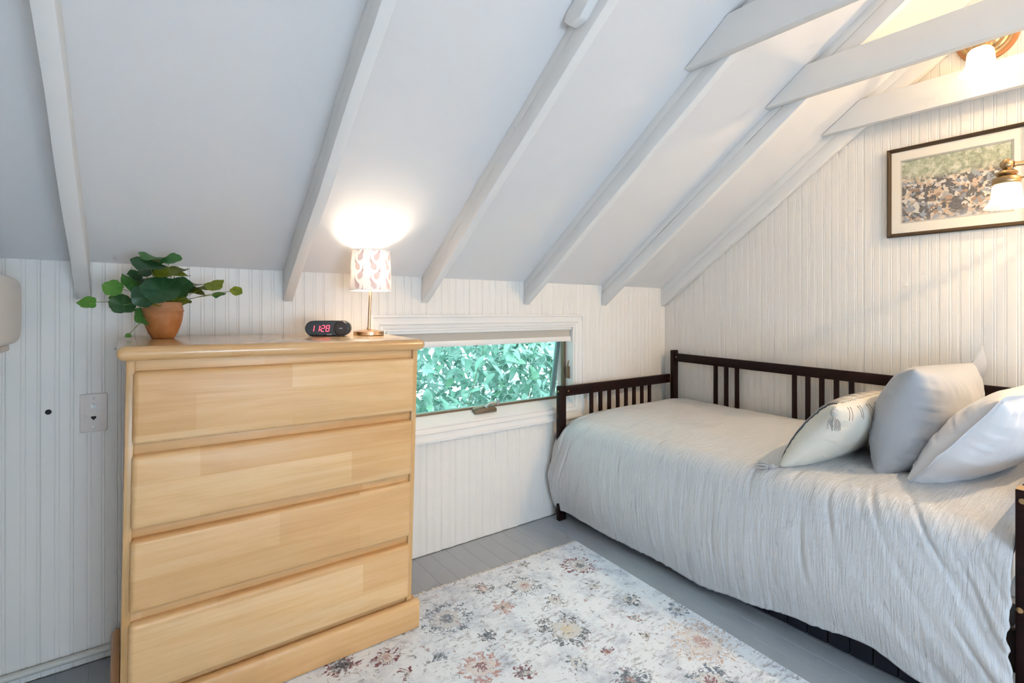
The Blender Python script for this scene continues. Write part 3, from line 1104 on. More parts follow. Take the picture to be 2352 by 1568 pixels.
SEG = {'a': (0, 1), 'g': (0, 0), 'd': (0, -1), 'f': (-1, .5), 'b': (1, .5), 'e': (-1, -.5), 'c': (1, -.5)}
DIG = {'1': 'bc', '2': 'abged', '8': 'abcdefg'}
DH, DW = 0.0115, 0.0056


def segbox(m, x, z, w, h):
    sl = .16
    vs = [cp(x + sx * w + sl * (z + sz * h), z + sz * h, d) for d in (.0306, .0312) for sz in (-1, 1) for sx in (-1, 1)]
    m.add(vs, [(0, 2, 3, 1), (4, 5, 7, 6), (0, 1, 5, 4), (2, 6, 7, 3), (0, 4, 6, 2), (1, 3, 7, 5)])


for ch, x0 in (('1', -.056), ('1', -.0365), ('2', -.0180), ('8', -.0005)):
    m = MB()
    for s_ in DIG[ch]:
        sx, sz = SEG[s_]
        if s_ in 'agd':
            segbox(m, x0, sz * DH, DW * .82, .0013)
        else:
            segbox(m, x0 + sx * DW, sz * DH, .0013, DH * .42)
    m.build('digit', dm.m, face, smooth=0)
m = MB()
for z in (-.005, .005):
    segbox(m, -.0262, z, .0012, .0012)
m.build('colon', dm.m, face, smooth=0)


def text_mesh(txt, size):
    cu = bpy.data.curves.new('lettering', 'FONT')
    cu.body = txt
    cu.size = size
    cu.align_x = 'CENTER'
    cu.extrude = 0.0002
    to = bpy.data.objects.new('lettering', cu)
    COL.objects.link(to)
    dg = bpy.context.evaluated_depsgraph_get()
    me = bpy.data.meshes.new_from_object(to.evaluated_get(dg))
    bpy.data.objects.remove(to)
    return me


me = text_mesh('SHARP', .0062)
me.materials.clear()
me.materials.append(plain('silver_lettering', (0.7, 0.7, 0.7), 0.4))
rotm = Matrix((cr, Vector((0, 0, 1)), cn)).transposed().to_4x4()
o = inst('lettering', me, cp(.005, -.0255, .0308), face, rot=rotm.to_euler())

# ------------------------------------------------------------------ rug
RC = Vector((1.892, 1.935))
ru = Vector((-1, 0.041)).normalized()
rv = Vector((-0.066, -1)).normalized()
RWd, RLn, RT_ = 1.52, 2.05, 0.009


def rp(a, b, h):
    p = RC + ru * a + rv * b
    return (p.x, p.y, fz(p.y) + h)


t = NT('distressed_floral_rug')
C = t.coord('Object')
base_c = t.ramp(t.noise(C, 7, 6, 0.72), [(0.30, (0.44, 0.51, 0.62)), (0.42, (0.68, 0.75, 0.84)), (0.52, (0.81, 0.87, 0.94))])
streak = t.noise(t.coord('Object', (1.0, 2.6, 1), (0, 0, R(8))), 26, 5, 0.75, 0.6)
base_c = t.mix(t.math('MULTIPLY', t.ramp(streak, [(0.52, (0, 0, 0)), (0.60, (1, 1, 1))]), t.ramp(t.noise(C, 5.2, 3), [(0.43, (0, 0, 0)), (0.57, (0.75, 0.75, 0.75))])), base_c, (0.33, 0.34, 0.39))
wob = t.n('ShaderNodeVectorMath', operation='MULTIPLY_ADD')
t.l(t.noise(C, 22, 5, 0.62, 0, 1), wob.inputs[0])
wob.inputs[1].default_value = (0.062, 0.062, 0)
t.l(C, wob.inputs[2])
PV = wob.outputs[0]
wear = t.ramp(t.noise(C, 38, 5, 0.7), [(0.42, (0, 0, 0)), (0.50, (1, 1, 1))])
crack = t.ramp(t.noise(C, 85, 4, 0.7, 1.2), [(0.40, (0, 0, 0)), (0.47, (1, 1, 1))])
BLU, GRY, MAR, PNK, DRK, YEL, WHT, BGE = (0.14, 0.19, 0.26), (0.15, 0.17, 0.20), (0.20, 0.06, 0.08), (0.50, 0.30, 0.29), (0.06, 0.065, 0.08), (0.68, 0.60, 0.44), (0.78, 0.775, 0.77), (0.60, 0.48, 0.42)
MED = [(1.724, 1.748, .095, 14, MAR, WHT, GRY), (1.404, 1.762, .09, 16, GRY, WHT, PNK), (1.009, 1.761, .115, 22, BLU, WHT, BLU), (1.238, 1.688, .055, 9, PNK, BGE, DRK),
       (1.346, 1.436, .115, 12, GRY, WHT, YEL), (1.707, 1.088, .14, 20, BGE, WHT, PNK), (0.974, 1.461, .088, 8, PNK, WHT, MAR), (1.344, 1.117, .068, 12, BLU, GRY, PNK),
       (0.73, 1.689, .055, 8, MAR, WHT, PNK), (0.888, 1.589, .036, 6, BLU, GRY, BLU), (1.247, 1.854, .05, 8, GRY, PNK, WHT), (0.588, 1.745, .065, 9, MAR, GRY, DRK),
       (1.706, 1.424, .05, 9, DRK, WHT, BLU), (1.566, 1.23, .028, 6, GRY, WHT, DRK), (1.383, 1.259, .03, 5, MAR, PNK, MAR), (1.51, 1.911, .032, 6, GRY, WHT, BLU),
       (0.753, 1.575, .032, 7, MAR, WHT, GRY), (1.078, 1.352, .045, 8, MAR, GRY, WHT), (1.445, 1.607, .05, 7, GRY, WHT, DRK), (1.082, 1.579, .045, 8, GRY, BLU, DRK),
       (1.66, 1.588, .045, 7, GRY, WHT, BLU), (1.814, 1.26, .05, 7, BLU, WHT, GRY), (1.55, 0.95, .09, 10, BLU, WHT, MAR), (1.15, 1.02, .08, 12, GRY, PNK, WHT),
       (0.62, 1.45, .07, 9, PNK, WHT, BLU), (0.82, 1.22, .08, 11, BLU, GRY, YEL), (1.25, 1.28, .045, 7, GRY, WHT, BLU), (1.62, 1.33, .03, 6, MAR, WHT, BLU)]
g = bpy.data.node_groups.new('medallion', 'ShaderNodeTree')
for nm, ty in (('Base', 'NodeSocketColor'), ('Vector', 'NodeSocketVector'), ('Centre', 'NodeSocketVector'), ('Radius', 'NodeSocketFloat'), ('Petals', 'NodeSocketFloat'),
               ('Outer', 'NodeSocketColor'), ('Middle', 'NodeSocketColor'), ('Inner', 'NodeSocketColor'), ('Wear', 'NodeSocketFloat'), ('Crack', 'NodeSocketFloat')):
    g.interface.new_socket(nm, in_out='INPUT', socket_type=ty)
g.interface.new_socket('Color', in_out='OUTPUT', socket_type='NodeSocketColor')
gi, go = g.nodes.new('NodeGroupInput'), g.nodes.new('NodeGroupOutput')


class GT(NT):
    def __init__(self, tree):
        self.t = tree


G = GT(g)
sub_ = G.n('ShaderNodeVectorMath', operation='SUBTRACT')
G.l(gi.outputs['Vector'], sub_.inputs[0])
G.l(gi.outputs['Centre'], sub_.inputs[1])
sep = G.n('ShaderNodeSeparateXYZ')
G.l(sub_.outputs[0], sep.inputs[0])
rr_ = G.math('DIVIDE', G.math('SQRT', G.math('ADD', G.math('MULTIPLY', sep.outputs[0], sep.outputs[0]), G.math('MULTIPLY', sep.outputs[1], sep.outputs[1]))), gi.outputs['Radius'])
an_ = G.math('ARCTAN2', sep.outputs[1], sep.outputs[0])
nz_ = G.noise(gi.outputs['Vector'], 17.0, 3, 0.6)
an_ = G.math('MULTIPLY_ADD', nz_, 2.6, an_)
rr_ = G.math('MULTIPLY', rr_, G.math('MULTIPLY_ADD', nz_, 1.1, 0.50))
pet = G.math('COSINE', G.math('MULTIPLY', an_, gi.outputs['Petals']))
edge = G.math('MULTIPLY_ADD', pet, 0.16, 0.82)
outer = G.math('LESS_THAN', rr_, edge)
slit = G.math('MULTIPLY', G.math('LESS_THAN', pet, -0.35), G.math('GREATER_THAN', rr_, 0.52))
outer = G.math('MULTIPLY', outer, G.math('SUBTRACT', 1.0, slit))
mid = G.math('LESS_THAN', rr_, G.math('MULTIPLY_ADD', pet, 0.05, 0.50))
inn = G.math('LESS_THAN', rr_, G.math('MULTIPLY_ADD', pet, 0.07, 0.24))
wc = G.math('MULTIPLY', gi.outputs['Wear'], gi.outputs['Crack'])
f1 = G.math('MULTIPLY', outer, G.math('MULTIPLY', wc, 0.97))
f2 = G.math('MULTIPLY', mid, G.math('MULTIPLY_ADD', wc, 0.5, 0.3))
f3 = G.math('MULTIPLY', inn, G.math('MULTIPLY', gi.outputs['Crack'], 0.85))
cA = G.mix(f1, gi.outputs['Base'], gi.outputs['Outer'])
cB = G.mix(f2, cA, gi.outputs['Middle'])
cC = G.mix(f3, cB, gi.outputs['Inner'])
G.l(cC, go.inputs[0])
col = base_c
for mx_, my_, mr, mn, c_o, c_m, c_i in MED:
    nd = t.n('ShaderNodeGroup', node_tree=g)
    t.l(col, nd.inputs['Base'])
    t.l(PV, nd.inputs['Vector'])
    nd.inputs['Centre'].default_value = (mx_ + .031 - RC.x, my_ + .031 - RC.y, 0)
    nd.inputs['Radius'].default_value = mr
    nd.inputs['Petals'].default_value = mn
    for nm, cc_ in (('Outer', c_o), ('Middle', c_m), ('Inner', c_i)):
        nd.inputs[nm].default_value = (*cc_, 1)
    t.l(wear, nd.inputs['Wear'])
    t.l(crack, nd.inputs['Crack'])
    col = nd.outputs[0]
# small flecks of colour everywhere
fl_ = t.ramp(t.noise(C, 46, 5, 0.75, 0.4), [(0.585, (0, 0, 0)), (0.63, (0.75, 0.75, 0.75))])
flc = t.ramp(t.noise(C, 11, 2), [(0.35, BLU), (0.5, GRY), (0.6, (0.36, 0.22, 0.24))])
col = t.mix(fl_, col, flc)
fuzz = t.noise(C, 900, 2, 0.7)
t.bump(fuzz, 0.35, 0.003)
M['rug'] = t.set(col, 0.95)
rug = thing('rug', 'pale distressed floral rug in front of the dresser and daybed', 'rug', (RC.x, RC.y, 0))
# the flat field of the rug stays a single woven piece
m = MB()


def rugfn(u, v):
    return rp(u * RWd, v * RLn, RT_ + 0.0012 * noise.noise(Vector((u * 7, v * 7, 1))))


m.grid(rugfn, 60, 80)
w_ = 61
pts_top = [i for i in range(w_)] + [j * w_ + 60 for j in range(1, 81)] + [80 * w_ + i for i in range(59, -1, -1)] + [j * w_ for j in range(79, 0, -1)]
bot = []
for k in pts_top:
    q = m.v[k]
    m.v.append((q[0], q[1], fz(q[1]) + .0005))
    bot.append(len(m.v) - 1)
for k in range(len(pts_top)):
    k2 = (k + 1) % len(pts_top)
    m.f.append((pts_top[k], pts_top[k2], bot[k2], bot[k]))
m.build('field', M['rug'], rug, smooth=40)
m = MB()
rn = random.Random(11)
for e in (0, 1):
    a = 0.0
    while a < RWd:
        wd = rn.uniform(.003, .006)
        ln_ = rn.uniform(.020, .034)
        b0 = 0.003 if e == 0 else RLn - .003
        sg = -1 if e == 0 else 1
        j = rn.uniform(-.004, .004)
        m.add([rp(a, b0, RT_ * .8), rp(a + wd, b0, RT_ * .8), rp(a + wd + j, b0 + sg * ln_ * .6, RT_ * .7), rp(a + j, b0 + sg * ln_ * .6, RT_ * .7),
               rp(a + wd * .7 + j * 1.6, b0 + sg * ln_, .001), rp(a + wd * .3 + j * 1.6, b0 + sg * ln_, .001)], [(0, 1, 2, 3), (3, 2, 4, 5)])
        a += wd + rn.uniform(0, .0012)
o = m.build('fringe', plain('cream_fringe', (0.84, 0.83, 0.80), 0.95), rug, smooth=0)
o['kind'] = 'stuff'

# ------------------------------------------------------------------ daybed
BX0, BX1 = 1.996, 3.098
bed = thing('daybed', 'dark espresso wooden daybed with slatted back along the gable wall', 'bed', (2.55, 1.24, fz(1.24)))


def bs(x, y, z):
    return (x, y, z + fz(y))


def bbox(name, x0, x1, y0, y1, z0, z1, mat='espresso', bev=0.002, parent=bed):
    return MB().box(x0, x1, y0, y1, z0, z1, bs).build(name, M[mat], parent, bevel=bev)


def bolt(parent, c, axis, r_=.0055):
    return MB().lathe([(r_, 0), (r_, .0012), (r_ * .6, .0022), (0, .0018)], bs(*c), 14, axis).build('bolt_cap', M['brass'], parent)


YN0, YN1 = 0.268, 0.294           # near posts
YQ0, YQ1 = 2.184, 2.210           # far posts
p1 = bbox('post', BX0, BX0 + .054, YQ0, YQ1, 0, .776)
bolt(p1, (BX0, 2.192, .745), (-1, 0, 0))
p2 = bbox('post', 3.046, 3.098, 2.160, 2.187, 0, .938)
p3 = bbox('post', BX0 + .004, BX0 + .058, YN0 - .03, YN1, 0, .752)
MB().box(BX0 + .0045, BX0 + .0575, YN0 - .0295, YN1 - .0005, .752, .7535, bs).build('bare_top', M['rawwood'], p3)
bolt(p3, (BX0 + .004, .279, .722), (-1, 0, 0), .008)
bolt(p3, (BX0 + .004, .285, .415), (-1, 0, 0), .008)
p4 = bbox('post', 3.046, 3.098, YN0, YN1, 0, .938)
# far end: top rail, slats, lower rail
er = bbox('end_rail', BX0 + .054, 3.046, YQ0 + .004, YQ1 - .002, .713, .771)
bolt(er, (BX0 + .076, YQ0 + .004, .742), (0, -1, 0), .005)
bolt(er, (3.030, YQ0 + .004, .742), (0, -1, 0), .005)
for k in range(8):
    xa = 2.259 + .0797 * k
    bbox('slat', xa, xa + .026, YQ0 + .008, YQ1 - .006, .30, .713, bev=.0015)
bbox('end_rail', BX0 + .054, 3.046, YQ0 + .004, YQ1 - .002, .24, .30)
# near end
bbox('end_rail', BX0 + .058, 3.046, YN0, YN1 - .002, .690, .748)
for k in range(8):
    xa = 2.259 + .0797 * k
    bbox('slat', xa, xa + .026, YN0 + .004, YN1 - .006, .30, .690, bev=.0015)
bbox('end_rail', BX0 + .058, 3.046, YN0, YN1 - .002, .24, .30)
# back
br = bbox('back_rail', 3.054, 3.078, YN1, 2.160, .863, .918)
bolt(br, (3.054, 2.145, .893), (-1, 0, 0), .005)
for ya in (1.866, 1.793, 1.721, 1.375, 1.303, 1.231, 1.158, 1.086, .740, .668, .596):
    bbox('slat', 3.058, 3.074, ya - .0235, ya, .30, .863, bev=.0015)
bbox('back_rail', 3.054, 3.078, YN1, 2.160, .24, .30)
bbox('side_rail', BX0 + .03, BX0 + .054, YN1, YQ0, .22, .34)
for k in range(9):
    ya = .42 + k * .2
    bbox('bed_slat', BX0 + .054, 3.054, ya, ya + .06, .285, .30)

mb = MB().box(BX0 + .075, 3.04, .36, 2.165, .300, .600, bs)
mat_ = mb.build('mattress', plain('white_mattress', (0.75, 0.74, 0.72), 0.9), loc=(2.55, 1.24, .27), bevel=0.05, segs=4)
tag(mat_, 'thick mattress on the daybed hidden under the grey comforter', 'mattress')

# rolling drawer under the bed
tr_ = thing('trundle_drawer', 'dark navy grooved drawer on the floor under the daybed', 'drawer', (2.3, 1.2, fz(1.2)))
y = 2.10
while y > .34:
    y2 = max(y - .072, .34)
    MB().box(2.072, 2.088, y2 + .0012, y - .0012, .012, .20, bs).build('front_board', M['navy'], tr_, bevel=.003)
    y = y2
MB().box(2.088, 2.96, .36, 2.08, .012, .03, bs).build('bottom_panel', M['navy'], tr_)
MB().box(2.088, 2.96, 2.07, 2.085, .03, .19, bs).build('end_panel', M['navy'], tr_)
MB().box(2.088, 2.96, .355, .37, .03, .19, bs).build('end_panel', M['navy'], tr_)

# ------------------------------------------------------------------ comforter
tt = NT('grey_crinkled_cotton')
uvc = tt.n('ShaderNodeTexCoord')
mp1 = tt.n('ShaderNodeMapping')
mp1.inputs['Scale'].default_value = (120, 6, 1)
tt.l(uvc.outputs['UV'], mp1.inputs[0])
n1 = tt.noise(mp1.outputs[0], 1.0, 4, 0.65, 0.35)
mp2 = tt.n('ShaderNodeMapping')
mp2.inputs['Scale'].default_value = (30, 12, 1)
tt.l(uvc.outputs['UV'], mp2.inputs[0])
n2 = tt.noise(mp2.outputs[0], 1.0, 4, 0.6, 0.8)
hh = tt.math('ADD', tt.math('MULTIPLY', n1, 0.6), tt.math('MULTIPLY', n2, 0.7))
tt.bump(hh, 0.75, 0.012)
M['cotton'] = tt.set(tt.mix(n1, (0.56, 0.58, 0.605), (0.62, 0.635, 0.655)), 0.9, 0, Sheen_Weight=0.15)


def sm(a, b, x):
    t_ = max(0.0, min(1.0, (x - a) / (b - a)))
    return t_ * t_ * (3 - 2 * t_)


HEM = [(0.30, .055), (.51, .085), (.65, .120), (.86, .090), (1.09, .056), (1.285, .036), (1.51, .050), (1.78, .050), (2.0, .058), (2.11, .066), (2.2, .060), (2.28, .10)]


def hem(y):
    for (a, ha), (b, hb) in zip(HEM, HEM[1:]):
        if y <= b:
            return ha + (hb - ha) * sm(a, b, y)
    return HEM[-1][1]


RAD = 0.10
XB = 3.045
XE = 1.972


CREASE = [(1.95, .06, .05, .006, .007), (1.52, .05, .06, .006, .008), (1.71, .22, .08, .005, .006), (1.38, .18, .07, .006, .005), (1.60, .36, .10, .005, .006),
          (1.05, .10, .07, .006, .008), (.90, .02, .06, .007, .008), (.78, .16, .09, .006, .008), (.66, .05, .07, .007, .009), (.55, .12, .10, .007, .010), (.50, .30, .12, .008, .010),
          (.86, .33, .10, .006, .007), (1.20, .38, .10, .005, .005), (1.86, .30, .12, .006, .006), (2.02, .24, .12, .006, .008), (.60, .42, .08, .007, .009), (2.10, .14, .10, .006, .008)]


def comf(a, s):
    """a from the near end (0) to the far end (1); s from the back edge (0) to the hem (1)"""
    L1 = XB - (XE + RAD)
    L2 = RAD * PI / 2
    Lh = 0.46
    tot = L1 + L2 + Lh
    d = s * tot
    fr_ = sm(L1 - .12, L1 + L2, d)
    yfar = 2.172 + 0.092 * fr_
    ynear = 0.2975 + 0.0 * fr_
    y = ynear + (yfar - ynear) * a
    top = 0.638 + 0.012 * math.sin(y * 2.6 + .4) - 0.035 * sm(2.06, 2.172, y) * (1 - fr_)
    drop = (0.075 * sm(2.00, 2.18, y) + 0.12 * sm(2.14, 2.26, y)) * fr_ + 0.03 * sm(.55, .30, y) * fr_
    if d < L1:
        x, z = XB - d, top
        nx, nz = 0, 1
        x += 0
        z += -0.010 * sm(2.9, 3.04, x) - .02 * sm(2.35, 2.07, x)
    elif d < L1 + L2:
        w = (d - L1) / RAD
        x, z = XE + RAD - RAD * math.sin(w), top - .02 - RAD + RAD * math.cos(w)
        nx, nz = -math.sin(w), math.cos(w)
    else:
        q = (d - L1 - L2) / Lh
        z0 = top - .02 - RAD
        x, z = XE, z0 + (hem(y) + drop - z0) * q
        bulge = .030 * math.sin(PI * min(1, q * 1.05)) - 0.030 * q * q
        x -= bulge
        nx, nz = -1, 0
    z -= drop
    # folds: fine vertical pleats on the side, soft puckers on top
    side = fr_
    vv = Vector((y * 15, d * 2.2, 3.1))
    slant = sm(.95, .35, y)
    gath = sm(1.78, 2.16, y)
    ys = y + slant * 0.55 * (d - L1) - gath * 0.30 * (d - L1)
    f1_ = noise.noise(Vector((ys * 17, d * 1.7, 3.1)))
    f2_ = noise.noise(Vector((ys * 42, d * 3.2, 7.7)))
    f3_ = noise.noise(Vector((y * 7, d * 6, 1.3)))
    f4_ = noise.noise(Vector((ys * 90, d * 7, 2.2)))
    amp = side * (0.5 + 0.5 * sm(L1, tot, d) + 1.2 * slant + .5 * sm(1.95, 2.15, y))
    rid = 1 - abs(f1_) * 2
    h = amp * (.0030 * f1_ + .0022 * f2_ + .0010 * rid + .006 * slant * f1_ + .005 * gath * f1_ + .003 * gath * f2_) + .0015 * f4_ * (0.3 + side) + (1 - side) * .0042 * f3_ + .0012 * f2_
    h += side * .010 * noise.noise(Vector((y * 3.2, d * 3.0, 9)))
    for cy_0, cd_0, cl_0, cw_0, dep in CREASE:
        e1 = (ys - cy_0) / cw_0
        e2 = (d - L1 - cd_0) / cl_0
        if abs(e1) < 3 and abs(e2) < 3:
            h -= dep * math.exp(-e1 * e1 - e2 * e2)
    # gathered corner folds at both ends
    x += nx * h
    z += nz * h + (0.004 * noise.noise(Vector((y * 40, 2, 2))) if s > .995 else 0)
    yy = y + .010 * side * sm(1.9, 2.2, y) * noise.noise(Vector((d * 9, y * 6, 4))) + side * .012 * sm(.7, .3, y) * noise.noise(Vector((d * 8, y * 8, 14)))
    if y > 2.235:
        x += (y - 2.235) * 1.2     # the corner turns around the post
    return bs(x, yy, z)


NU, NV = 330, 190
m = MB()
m.grid(comf, NU, NV)
tot_len = (XB - (XE + RAD)) + RAD * PI / 2 + .46
m.uv = [(0.3 + 1.9 * i / NU, tot_len * j / NV) for j in range(NV + 1) for i in range(NU + 1)]
cf = m.build('comforter', M['cotton'], loc=(2.4, 1.24, .3), smooth=180)
sol = cf.modifiers.new('thickness', 'SOLIDIFY')
sol.thickness = 0.012
sol.offset = -1.0
tag(cf, 'grey crinkled cotton comforter draped over the daybed to the floor', 'comforter')

# ------------------------------------------------------------------ pillows


def pillow(name, label, centre, ax, up, w, h, th, mat, nrm_sign=1, pinch=0.10, wr=0.006, seed=0, sag=0.0, nu=56, nv=48, flange=0.0):
    ax = Vector(ax).normalized()
    up = Vector(up)
    up = (up - ax * up.dot(ax)).normalized()
    nm = ax.cross(up).normalized() * nrm_sign
    c0 = Vector(centre)
    root = thing(name, label, 'pillow', (c0.x, c0.y, c0.z - h * .45))

    def pt(u, v, side):
        pu, pv = u * 2 - 1, v * 2 - 1
        pin_u = 1 - pinch * (pv * pv) ** 1.0 * (1 - 0.0) * (1 - abs(pu) ** 6 * 1.0)
        pin_v = 1 - pinch * (pu * pu) * (1 - abs(pv) ** 6)
        su = pu * (1 - pinch * .9 * (1 - pv * pv) * abs(pu) ** 3)
        sv = pv * (1 - pinch * .9 * (1 - pu * pu) * abs(pv) ** 3)
        t_ = (max(0, 1 - pu * pu) * max(0, 1 - pv * pv)) ** .46
        edge_ = max(abs(pu), abs(pv))
        wk = noise.noise(Vector((pu * 3 + seed, pv * 3, side * 3))) * wr + noise.noise(Vector((pu * 9 + seed, pv * 2.5, side * 5))) * wr * .5
        # radial gathers near the seams
        wk += wr * 1.6 * noise.noise(Vector((pu * 15 + seed, pv * 1.2, 3))) * sm(.55, .95, abs(pv))
        wk += wr * 1.6 * noise.noise(Vector((pv * 13 + seed, pu * 1.2, 8))) * sm(.55, .95, abs(pu))
        dd = side * th * .5 * t_ + wk * min(1, t_ * 2)
        return c0 + ax * (su * w / 2) + up * (sv * h / 2) + nm * (dd + sag * (pu * pu + pv * pv - 1) * .5) - Vector((0, 0, 0))
    m = MB()
    m.grid(lambda u, v: pt(u, v, 1), nu, nv)
    m.grid(lambda u, v: pt(u, v, -1), nu, nv)
    o = m.build('cushion', mat, root, smooth=180, weld=True)
    if flange:
        def outline(q):
            q = (q % 1.0) * 4
            k_, f_ = int(q), q - int(q)
            uv = [(f_, 0), (1, f_), (1 - f_, 1), (0, 1 - f_)][k_]
            return pt(uv[0], uv[1], 1), (uv[0] * 2 - 1, uv[1] * 2 - 1)
        def fl_fn(a, b):
            p, (pu, pv) = outline(a)
            du = pu if abs(pu) > .97 else pu * .15
            dv = pv if abs(pv) > .97 else pv * .15
            wv = noise.noise(Vector((a * 26, seed, 0))) * flange * .35
            return p + ax * (du * flange * b) + up * (dv * flange * b) + nm * (wv * b)
        MB().grid(fl_fn, 160, 3).build('hem', mat, root, smooth=180)
    return root, o, pt, ax, up, nm


def cloth(name, c0, c1, weave=500, bump=0.15, sheen=.1):
    t = NT(name)
    c = t.coord('Object')
    n_a = t.noise(c, weave, 2, .6)
    n_b = t.noise(c, 14, 3)
    t.bump(t.math('ADD', t.math('MULTIPLY', n_a, .3), t.math('MULTIPLY', n_b, .7)), bump, .008)
    return t.set(t.mix(n_b, c0, c1), .9, 0, Sheen_Weight=sheen)


M['cream'] = cloth('cream_woven_cotton', (0.66, 0.64, 0.57), (0.70, 0.675, 0.60), 700, .2)
M['bluegrey'] = cloth('blue_grey_cotton', (0.40, 0.43, 0.475), (0.425, 0.45, 0.49), 800, .12)
M['whitecot'] = cloth('white_cotton', (0.72, 0.73, 0.77), (0.75, 0.755, 0.785), 800, .1)
M['yarn'] = plain('grey_yarn', (0.47, 0.46, 0.45), .95)
M['yarn_dark'] = plain('charcoal_yarn', (0.10, 0.105, 0.12), .95)
M['yarn_tan'] = plain('taupe_yarn', (0.42, 0.33, 0.27), .95)

# cream pillow with stripes and tassels
cr_root, cr_o, cr_pt, cax, cup, cnm = pillow('throw_pillow', 'cream striped pillow with grey tassels, lying farthest left on the daybed', (2.41, .868, .722), (1, -.02, .0), (0, -.60, .80), .70, .34, .18, M['cream'], -1, .07, .003, 5)


def on_cushion(pt, u, v, side, off=.0015):
    return pt(u, v, side)


def stripe(pt, nm, u0, v0, u1, v1, side, rad, mat, parent, n=24, name='stripe', wob=.0015):
    pts = []
    for k in range(n + 1):
        t_ = k / n
        u, v = u0 + (u1 - u0) * t_, v0 + (v1 - v0) * t_
        pts.append(pt(u + wob * math.sin(k * 1.9), v, side) + nm * side * rad * .4)
    return MB().tube(pts, rad, 6).build(name, mat, parent)


for u_, mt, rd in ((.055, 'yarn_dark', .0028), (.068, 'yarn_dark', .0022), (.085, 'yarn', .0022), (.10, 'yarn', .0022)):
    stripe(cr_pt, cnm, u_, .04, u_ + .015, .985, 1, rd, M[mt], cr_o)
rn = random.Random(4)
for k in range(26):
    u_ = .13 + k * .031
    v0_ = .70 + .05 * rn.random()
    mt = M['yarn_tan'] if k % 4 in (0, 1) else M['yarn']
    stripe(cr_pt, cnm, u_, v0_, u_ + .006, .995, 1, .0016, mt, cr_o, 10)
    if k % 4 in (0, 1):
        stripe(cr_pt, cnm, u_, .995, u_ + .004, .87 + .05 * rn.random(), -1, .0016, mt, cr_o, 10, wob=.0004)


def tassel(parent, p, d, L=.085):
    d = Vector(d).normalized()
    p = Vector(p)
    root = MB().tube([p, p + d * .014], .003, 6).build('tassel', M['yarn'], parent)
    m = MB()
    m.lathe([(0, 0), (.008, .003), (.0125, .012), (.010, .022), (.006, .026), (.010, .030)], p + d * .010, 12, d)
    a = d.orthogonal().normalized()
    b = d.cross(a)
    for k in range(42):
        w = rn.uniform(0, 2 * PI)
        rr = rn.uniform(.2, 1) * .024
        e = p + d * (L + rn.uniform(-.012, .006)) + (a * math.cos(w) + b * math.sin(w)) * rr
        s0 = p + d * .036 + (a * math.cos(w) + b * math.sin(w)) * .006
        md = s0.lerp(e, .5) + (a * math.cos(w) + b * math.sin(w)) * (.006 + rn.uniform(-.003, .003))
        m.tube([s0, md, e], .0013, 5)
    m.build('threads', M['yarn'], root)


tassel(cr_o, cr_pt(.0, 1.0, 1) + Vector((-.012, 0, 0)), (-.30, -.12, -1), .080)
tassel(cr_o, cr_pt(.0, .0, 1) + Vector((-.004, .0, .004)), (-.55, .80, .02), .075)

# blue-grey pillow, standing
gy_root, gy_o, gy_pt, gax, gup, gnm = pillow('bed_pillow', 'blue-grey pillow with open flanged end, standing between the other two pillows', (2.57, .630, .785), (1, -.05, -.02), (0, -.26, .96), .66, .43, .29, M['bluegrey'], -1, .06, .006, 2)
# loose open end of its pillow case
m = MB()


def flg(u, v):
    pu = u
    pv = v
    e = gy_pt(1.0, pv, 1)
    wv_ = .012 * math.sin(pv * 19) + .010 * math.sin(pv * 7 + 1)
    return e + gax * (pu * .10) + gnm * (pu * (wv_ + .045 * (1 - (2 * pv - 1) ** 2))) + gup * (pu * (.05 * (2 * pv - 1) + .02))


m.grid(flg, 10, 60)
m.grid(lambda u, v: gy_pt(1.0, v, 1) + gax * (u * .10) - gnm * (u * (.012 * math.sin(v * 15 + 2) + .03 * (1 - (2 * v - 1) ** 2))) + gup * (u * (.05 * (2 * v - 1) + .03)), 10, 60)
o = m.build('open_flange', M['bluegrey'], gy_root, smooth=180)

# white pillow nearest the camera
wh_root, wh_o, wh_pt, wax, wup, wnm = pillow('bed_pillow', 'white pillow leaning on the near end of the daybed', (2.56, .425, .755), (1, -.16, .02), (.06, -.62, .78), .72, .44, .21, M['whitecot'], -1, .05, .007, 9, flange=.022)

# ------------------------------------------------------------------ framed picture
pic = thing('framed_picture', 'framed crowd scene print in a dark bronze frame on the gable wall', 'picture', (XR, .665, 1.577))
FY0, FY1, FZa, FZb = .405, .922, 1.576, 2.018
M['frame'] = plain('dark_bronze_frame', (0.075, 0.048, 0.026), 0.35, 0.3)
fp = [(0, 0), (0, .020), (.004, .024), (.010, .022), (.014, .016), (.018, .015), (.018, 0)]


def fcorner(k, a):
    return [(FY1 - a, FZa + a), (FY0 + a, FZa + a), (FY0 + a, FZb - a), (FY1 - a, FZb - a)][k % 4]


